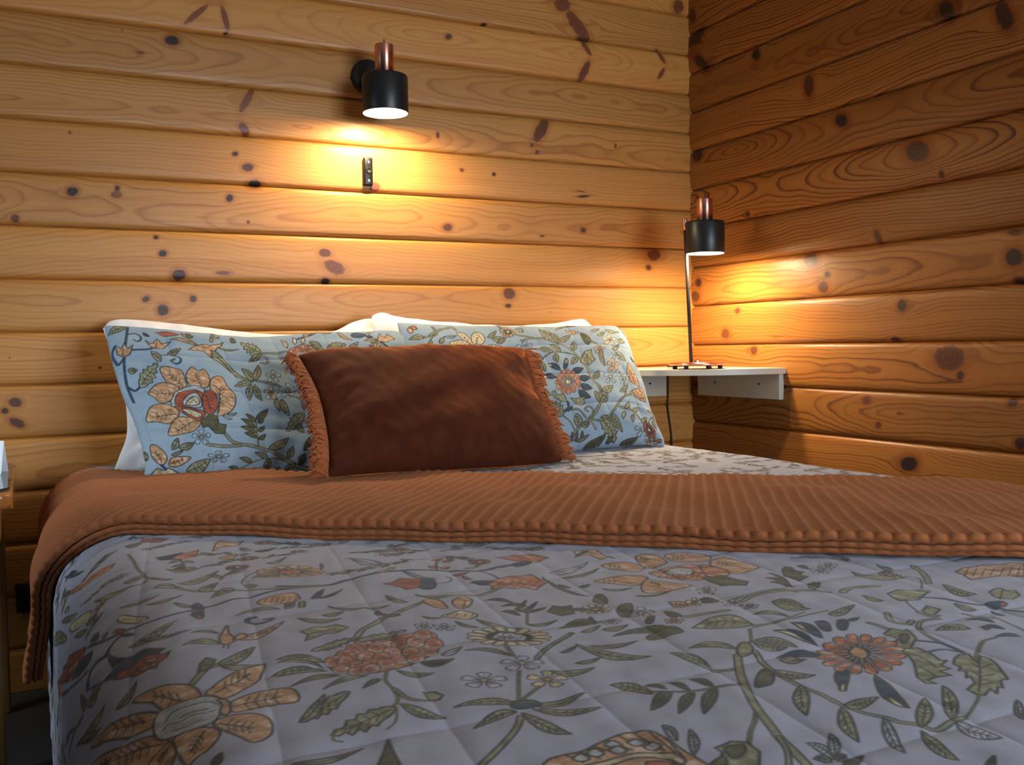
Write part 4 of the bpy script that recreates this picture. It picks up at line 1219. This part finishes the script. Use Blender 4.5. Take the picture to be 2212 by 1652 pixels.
# ------------------------------------------------------------------ wall bracket
br=thing('wall_bracket','small glossy black bracket screwed to the wall below the wall lamp','bracket',(-1.180,0,1.385))
bm=bmesh.new(); box(bm,(-1.180,-.0075,1.385),(.0285,.013,.083),.005,3); bm_obj('bracket_plate',bm,M['black_gloss'],br)
for z in (1.412,1.358):
    bm=bmesh.new(); lathe(bm,[(0,.0),(.0048,.0),(.0045,.0012),(.002,.002),(0,.0012)],(-1.179,-.0138,z),axis=(0,-1,0),seg=20); bm_obj('screw',bm,M['chrome'],br)
bm=bmesh.new(); lathe(bm,[(0,.0),(.0078,.0),(.0078,.001),(.0068,.003),(.0062,.0026),(.006,.0004),(0,.0004)],(-1.179,-.0138,1.388),axis=(0,-1,0),seg=24); bm_obj('hook_socket',bm,M['dark_hole'],br)
bm=bmesh.new(); lathe(bm,[(.0066,.0),(.0082,.0),(.0082,.0022),(.0074,.0034),(.0066,.0026)],(-1.179,-.0139,1.388),axis=(0,-1,0),seg=24); bm_obj('socket_ring',bm,M['black_gloss'],br)
# ------------------------------------------------------------------ corner shelf
sh=thing('corner_shelf','cream quarter-round shelf fixed into the corner of the room','shelf',(0,0,.76))
bm=bmesh.new(); n=40; R=.47
poly=[(.004,.004)]+[(.0-.0-R*math.sin(a)*1.0,-R*math.cos(a)) for a in np.linspace(PI/2,0,n)]
poly=[(p[0],p[1]) for p in poly]; poly[0]=(.003,.003); poly[1]=(-R,.003); poly[-1]=(.003,-R)
prism(bm,poly,.7645,.7825,.0012,2); o=bm_obj('shelf_board',bm,M['shelf'],sh,smooth=False)
for nm,c,s in (('cleat',(-.295,-.0065,.724),(.345,.019,.081)),('cleat',(-.0065,-.255,.724),(.019,.405,.081))):
    bm=bmesh.new(); box(bm,c,s,.0012,2); o=bm_obj(nm,bm,M['shelf'],sh,smooth=False)
    for f in (-.27,.27):
        b2=bmesh.new()
        if s[0]>s[1]: lathe(b2,[(0,0),(.004,0),(.0036,.0008),(0,.0004)],(c[0]+(f if f<0 else .30)*s[0]*1.0,c[1]-s[1]/2-.0002,c[2]+.004),axis=(0,-1,0),seg=16)
        else: lathe(b2,[(0,0),(.004,0),(.0036,.0008),(0,.0004)],(c[0]-s[0]/2-.0002,c[1]+f*s[1],c[2]+.006),axis=(-1,0,0),seg=16)
        bm_obj('screw',b2,M['dark_hole'],o)
# ------------------------------------------------------------------ bed
bed=thing('bed','double bed base and mattress under the floral quilt','bed',(-1.27,-1.25,0))
bm=bmesh.new(); box(bm,(-1.235,-1.30,.42),(1.56,2.24,.26),.06,4); bm_obj('mattress',bm,M['mattress'],bed)
bm=bmesh.new(); box(bm,(-1.235,-1.30,.20),(1.55,2.22,.18),.01,2); bm_obj('bed_base',bm,M['leg_wood'],bed)
for sx in (-1.95,-.60):
    for sy in (-.2,-2.4):
        bm=bmesh.new(); lathe(bm,[(0,0),(.025,0),(.03,.11),(0,.11)],(sx,sy,0),seg=20); bm_obj('bed_leg',bm,M['leg_wood'],bed)
us=np.concatenate([np.arange(-2.46,-2.17,.004),np.arange(-2.17,-.95,.0014),np.arange(-.95,-.45,.0022),np.arange(-.45,-.06,.012)])
ys=np.concatenate([np.arange(-2.78,-2.40,.006),np.arange(-2.40,-1.75,.0012),np.arange(-1.75,-1.10,.0018),np.arange(-1.10,-.45,.0026),np.arange(-.45,-.10,.012)])
U,Y=np.meshgrid(us,ys)
cl=Cloth(us*1000,ys*1000,(.350,.366,.455),5)
draw(cl,PRINT_QUILT)
front=lambda x,y:(y<-1080+0*x and y>-2420 and -2150<x<-950 and y<(-2081-.609*x)/.793)
scatter(cl,lambda x,y:not front(x,y),4200,3,30,.7)
scatter(cl,lambda x,y:front(x,y) and (y>-1720 or x<-2010),2600,8,26,.62,.12)
scatter(cl,lambda x,y:front(x,y),900,9,30,.55,.03)
a,b=stitchd(U,Y)
th=np.clip(1.2-np.minimum(a,b)/.0011,0,1)[...,None]*.30
cl.img=cl.img*(1-th)+np.array([.16,.17,.21])*th
q=grids('floral_quilt',[quilt(U,Y)],M['quilt'],cols={'print':[np.clip(cl.img,.005,1)]})
tag(q,'grey blue quilt printed with flowers and leafy vines, spread over the bed','quilt')
del cl,U,Y
# ------------------------------------------------------------------ folded waffle throw
TD=np.array([.793,-.609]); TN=np.array([.609,.793]); TB0=-2.081; TW=.64; CELL=.0225
def throw(a,b,off):
    """a along the strip, b across it from the hem nearest the foot"""
    bb=TB0+b-.042*sstep(-.35,.45,a)*(1-np.clip(b/TW,0,1)); sk=a; off=off-.015*sstep(.05,TW*.8,b)
    u=sk*TD[0]+bb*TN[0]; y=sk*TD[1]+bb*TN[1]
    lift=.0035*waves(u,y,61,8,.18,.6)
    hang=sstep(XL-.18,XL-.34,u)
    P=qbase(u,y,off+lift*(1-hang)+.006*hang*(1+waves(y,u,62,4,.12,.3)))
    return P
def waffle(a,b,p=5):
    ca=np.abs(np.cos(PI*a/CELL)); cb=np.abs(np.cos(PI*b/.0105)); return .55*ca**6+.55*cb**2.2*(1-.8*ca**6)
def aend(b): return -1.305-.45*np.clip(b/TW,0,1)
th=thing('throw_blanket','rust orange waffle throw folded in layers and laid slantwise across the bed','blanket',(-1.3,-1.2,.6))
def layer(name,b0,b1,off,thick,nb,da,amp,a1=1.28,seed=0,back=True):
    av=np.arange(0,1,da/2.65); a_=np.linspace(0,1,len(av)); r=thick/2
    # cross-section: top from hem to hem, then a rounded hem on each side
    m=np.linspace(b0,b1,nb)
    hem=np.linspace(0,PI,9)[1:]
    cs=[(b0-r*math.sin(h)*1.0,-r+r*math.cos(h)) for h in hem[::-1]]+[(x,0.) for x in m]+[(b1+r*math.sin(h),-r+r*math.cos(h)) for h in hem]
    cs=np.array(cs); bb=cs[:,0]; oo=cs[:,1]
    wig=.0025*waves(np.linspace(0,2.6,len(a_)),0*a_,70+seed,5,.15,.8)
    Bm=bb[:,None]+wig[None]; s0=aend(np.clip(Bm,0,TW)); Am=s0+(a1-s0)*a_[None]
    w=waffle(Am,Bm); edge=np.where((bb<b0-1e-6)|(bb>b1+1e-6),1.,0.)[:,None]
    scal=np.abs(np.cos(PI*Am/CELL))**.7
    h=amp*(w-.6)*(1-edge)+edge*amp*.9*(scal-.6)
    Bm=Bm-edge*np.sign(TW/2-bb[:,None])*(amp*.9)*(scal-.6)
    P=throw(Am,Bm,off+oo[:,None]+h)
    return grids(name,[P],M['rust'],th,flips=[False])
layer('top_layer',.004,TW-.004,.0315,.014,400,.0024,.0036,seed=1)
o=layer('folded_layer',-.001,.13,.0165,.0075,30,.0034,.002,seed=2); o['label']='second fold of the throw showing under the hem'
o=layer('folded_layer',.001,.13,.0085,.0075,30,.0034,.002,seed=3); o['label']='lowest fold of the throw lying on the quilt'
o=layer('folded_layer',TW-.12,TW+.002,.0165,.0075,30,.0034,.002,seed=4); o['label']='fold of the throw showing along the hem near the pillows'
# ------------------------------------------------------------------ pillows
PILL=json.loads('''{"sham_l":{"o":[-1.87,-0.5,0.6],"psi":-5,"theta":54,"edges":[[[-77,404],[-62,408],[34,396],[154,378],[254,366],[412,375],[538,381],[628,383],[650,362]],[[-1,-4],[83,-15],[201,-26],[324,-34],[496,-40],[610,-37],[682,-29]],[[-77,404],[-67,331],[-53,257],[-38,193],[-21,142],[-7,80],[1,26],[-1,-4]],[[650,362],[648,284],[658,183],[672,71],[682,-29]]]},"sham_r":{"o":[-0.82,-0.53,0.585],"psi":0,"theta":52,"edges":[[[-370,442],[-352,441],[-289,434],[-200,426],[-57,421],[134,420],[269,424],[327,422],[350,403]],[[-329,-29],[-205,-23],[-67,-13],[49,-2],[142,0],[237,-1],[295,-11],[315,-5]],[[-370,442],[-376,341],[-371,219],[-348,86],[-329,-29]],[[350,403],[345,351],[333,278],[328,193],[314,126],[313,69],[317,21],[315,-5]]]},"white_l":{"o":[-1.87,-0.235,0.6],"psi":0,"theta":66,"edges":[[[-49,358],[-27,380],[26,383],[176,364],[327,341],[467,336],[547,344],[610,373],[665,384],[705,366]],[[-44,-17],[1,-24],[43,-28],[346,-46],[687,-56]],[[-49,358],[-33,293],[-14,226],[-8,163],[-10,74],[-30,17],[-44,-17]],[[705,366],[695,149],[687,-56]]]},"white_r":{"o":[-0.82,-0.325,0.59],"psi":0,"theta":62,"edges":[[[-400,413],[-386,422],[-363,425],[-308,408],[-157,390],[22,380],[156,384],[265,401],[297,401],[316,379]],[[-418,-26],[-286,-29],[-3,-29],[278,-26]],[[-400,413],[-408,300],[-415,130],[-418,-26]],[[316,379],[292,173],[278,-26]]]},"cushion":{"o":[-1.5,-0.8,0.612],"psi":11,"theta":46,"edges":[[[-3,333],[31,341],[94,350],[193,345],[309,350],[374,352],[540,345],[637,345],[657,334]],[[-55,-12],[1,-13],[100,-17],[300,-31],[489,-40],[548,-41],[565,-35]],[[-3,333],[5,269],[5,208],[-10,120],[-28,52],[-55,-12]],[[657,334],[627,258],[599,180],[587,102],[575,34],[567,-11],[565,-35]]]}}''')
def plane_of(k): d=PILL[k]; return Plane(d['o'],d['psi'],d['theta']),d['edges']
def make_pillow(name,key,mat,Tf,Tb,nu,nv,label,cat,seed,parent=None,data=None,base=None,wr=.003,stitch=0,group=None,ex=(.55,4.)):
    pl,E=plane_of(key)
    F=pillow(pl,E,Tf,nu,nv,1,seed,ex,wr,stitch); B=pillow(pl,E,Tb,90,60,-1,seed+50,ex,wr)
    cols=None
    if data:
        cl=Cloth(np.linspace(0,740,nu),np.linspace(0,480,nv),base,seed); draw(cl,data)
        scatter(cl,lambda x,y:True,500,seed,46)
        gx,gy=np.meshgrid(np.linspace(0,.74,nu),np.linspace(0,.48,nv)); a=np.abs(((gx-.06*gy)/.128+.5)%1-.5)*.128; b=np.abs((gy/.12+.5)%1-.5)*.12
        tk=(np.clip(1.3-np.minimum(a,b)/.0010,0,1)*(.55+.45*np.sign(np.sin((gx+gy)*2*PI/.009))))[...,None]*.42; cl.img=cl.img*(1-tk)+np.array([.09,.12,.16])*tk
        im=np.clip(cl.img,.005,1); cols={'print':[im,np.broadcast_to(np.array(base),(60,90,3))]}
    o=grids(name,[F,B],mat,parent,cols=cols,flips=[True,False])
    if parent is None: tag(o,label,cat,group)
    return o,F
make_pillow('white_pillow','white_l',M['white'],.040,.045,220,140,'plain white pillow behind the left floral pillow','pillow',11,wr=.005,group='white pillows against the back wall')
make_pillow('white_pillow','white_r',M['white'],.05,.028,220,140,'plain white pillow behind the right floral pillow, nearest the lamp shelf','pillow',15,wr=.005,group='white pillows against the back wall')
make_pillow('floral_pillow','sham_l',M['sham'],.052,.05,720,470,'blue floral pillow on the left with the big peach lotus flower','pillow',21,data=PRINT_SHAM_L,base=(.265,.355,.435),stitch=1,wr=.0032,group='floral pillows leaning on the white pillows')
make_pillow('floral_pillow','sham_r',M['sham'],.062,.05,720,470,'blue floral pillow on the right with the round orange daisy','pillow',31,data=PRINT_SHAM_R,base=(.265,.355,.435),stitch=1,wr=.0032,group='floral pillows leaning on the white pillows')
cu=thing('velvet_cushion','dark rust velvet lumbar cushion with fringed ends, in front of the floral pillows','cushion',(-1.22,-.78,.62))
o,F=make_pillow('cushion_body','cushion',M['velvet'],.075,.05,300,200,None,None,41,parent=cu,wr=.0035,ex=(.62,3.6))
pl,E=plane_of('cushion')
rg=random.Random(5)
for side,cx in (('left',0),('right',-1)):
    edge=F[:,cx]; n=len(edge); bm=bmesh.new()
    for k in range(430):
        f=(k+rg.uniform(-.6,.6))/430*(n-1); f=min(max(f,0),n-1); i=min(int(f),n-2); p=Vector(edge[i]+(edge[i+1]-edge[i])*(f-i))
        t=Vector(edge[min(i+4,n-1)]-edge[max(i-4,0)]).normalized(); nn=Vector(pl.n); out=t.cross(nn)*(1 if cx else -1)
        e1=Vector(pl.e1)*(1 if cx else -1)
        if out.dot(e1)<0: out=-out
        cl_=math.sin(f*.33)+.6*math.sin(f*.11+2)      # strands bunch together
        dr=out*1.0+t*(.18*cl_+rg.uniform(-.3,.3))+nn*rg.uniform(-.25,.5)
        L_=rg.uniform(.031,.041)*(1.0+.12*cl_)
        q1=p+dr*L_*.35+nn*rg.uniform(.002,.007); q2=p+dr*L_*.72+nn*rg.uniform(-.002,.006)+t*rg.uniform(-.003,.003); q3=p+dr*L_*.93+t*rg.uniform(-.009,.009)-Vector((0,0,.004))
        tube(bm,[p-out*.003,q1,q2,q3],[.0016,.0023,.0022,.0013],6,cap=True)
    o=bm_obj('fringe',bm,M['fringe'],cu); o['label']='rust cotton fringe along the %s end'%side
# ------------------------------------------------------------------ bedside table at the left
nt=thing('bedside_table','pine bedside table with dark glass top, cut off by the left edge beside the bed','table',(-2.38,-.36,0))
def rrect(x0,x1,y0,y1,r,n=8):
    P=[]
    for cx,cy,a0 in ((x1-r,y1-r,0),(x0+r,y1-r,PI/2),(x0+r,y0+r,PI),(x1-r,y0+r,1.5*PI)):
        for k in range(n+1): a=a0+k*PI/2/n; P.append((cx+r*math.cos(a),cy+r*math.sin(a)))
    return P
bm=bmesh.new(); prism(bm,rrect(-2.62,-2.126,-.62,-.06,.03),.560,.594,.010,4); bm_obj('table_top',bm,M['table_wood'],nt,smooth=False)
bm=bmesh.new(); prism(bm,rrect(-2.61,-2.1315,-.605,-.07,.05),.594,.600,.001,2); o=bm_obj('glass_sheet',bm,M['glass_top'],nt,smooth=False); o['label']='dark glass sheet on the table top'
bm=bmesh.new(); box(bm,(-2.375,-.34,.50),(.43,.44,.12),.004,2); bm_obj('apron',bm,M['leg_wood'],nt)
for x,y in ((-2.1755,-.545),(-2.575,-.545),(-2.1755,-.125),(-2.575,-.125)):
    bm=bmesh.new(); box(bm,(x,y,.28),(.040,.040,.56),.004,2); bm_obj('leg',bm,M['leg_wood'],nt)
tc=thing('tent_card','folded white tent card standing on the glass of the bedside table','card',(-2.175,-.305,.60))
rot_=Matrix.Rotation(math.radians(-14),3,'Z'); c0=Vector((-2.145,-.305,.6005))
def tcp(x,y,z): return c0+rot_@Vector((x,y,z))
for nm,ys_ in (('front_panel',-.030),('back_panel',.026)):
    bm=bmesh.new(); W_=.13
    v=[tcp(0,ys_,0),tcp(-W_,ys_,0),tcp(-W_,0,.072),tcp(0,0,.072)]; nrm=Vector((0,-1 if ys_<0 else 1,.4)).normalized()*.0004
    A=[bm.verts.new(p+nrm) for p in v]; B=[bm.verts.new(p-nrm) for p in v]
    bm.faces.new(A); bm.faces.new(B[::-1])
    for k in range(4): bm.faces.new((A[k],A[(k+1)%4],B[(k+1)%4],B[k]))
    bmesh.ops.recalc_face_normals(bm,faces=bm.faces)
    bm_obj(nm,bm,M['paper'],tc,smooth=False)
pg=thing('power_plug','small black plug in the wall behind the left side of the bed','plug',(-2.11,-.01,.24))
bm=bmesh.new(); box(bm,(-2.112,-.004,.245),(.055,.012,.075),.004,3); bm_obj('socket_plate',bm,M['black'],pg)
bm=bmesh.new(); box(bm,(-2.112,-.026,.245),(.034,.036,.038),.006,3); bm_obj('plug_body',bm,M['black_gloss'],pg)
# ------------------------------------------------------------------ light
def area(name,loc,direction,sx,sy,power,col,spread=180):
    l=bpy.data.lights.new(name,'AREA'); l.shape='RECTANGLE'; l.size=sx; l.size_y=sy; l.energy=power; l.color=col; l.spread=math.radians(spread)
    o=bpy.data.objects.new(name,l); o.location=loc; o.rotation_euler=Vector(direction).to_track_quat('-Z','Y').to_euler(); link(o); return o
area('window_daylight',(-.35,-5.2,1.02),(-.16,1.,.02),1.7,1.2,122,(.82,.91,1.0))
area('fill_side',(-.22,-3.15,1.45),(-.9,.75,-.75),.7,.8,10.5,(.74,.86,1.0))  # added cool fill lamp, brightens the quilt toward its near right corner
area('fill_left',(-3.25,-.75,1.15),(1.,.16,-.45),.7,.9,3.,(.78,.9,1.0),75)  # added narrow fill lamp, lifts the left side of the white pillow
w=bpy.data.worlds.new('daylight_room'); SC.world=w; w.use_nodes=True
w.node_tree.nodes['Background'].inputs[0].default_value=(.62,.72,.9,1); w.node_tree.nodes['Background'].inputs[1].default_value=.05
# ------------------------------------------------------------------ camera
cam=bpy.data.cameras.new('camera'); cam.sensor_fit='HORIZONTAL'; cam.sensor_width=36; cam.lens=CL/2212*36; cam.clip_start=.02; cam.clip_end=60
co=bpy.data.objects.new('camera',cam); link(co)
R3=Matrix((CR,CU,-CF)).transposed()
co.matrix_world=Matrix.Translation(CP)@R3.to_4x4(); SC.camera=co
SC.view_settings.view_transform='Standard'; SC.view_settings.look='None'; SC.view_settings.exposure=0; SC.view_settings.gamma=1
SC.cycles.use_denoising=True; SC.cycles.max_bounces=6; SC.cycles.diffuse_bounces=4; SC.cycles.sample_clamp_indirect=6
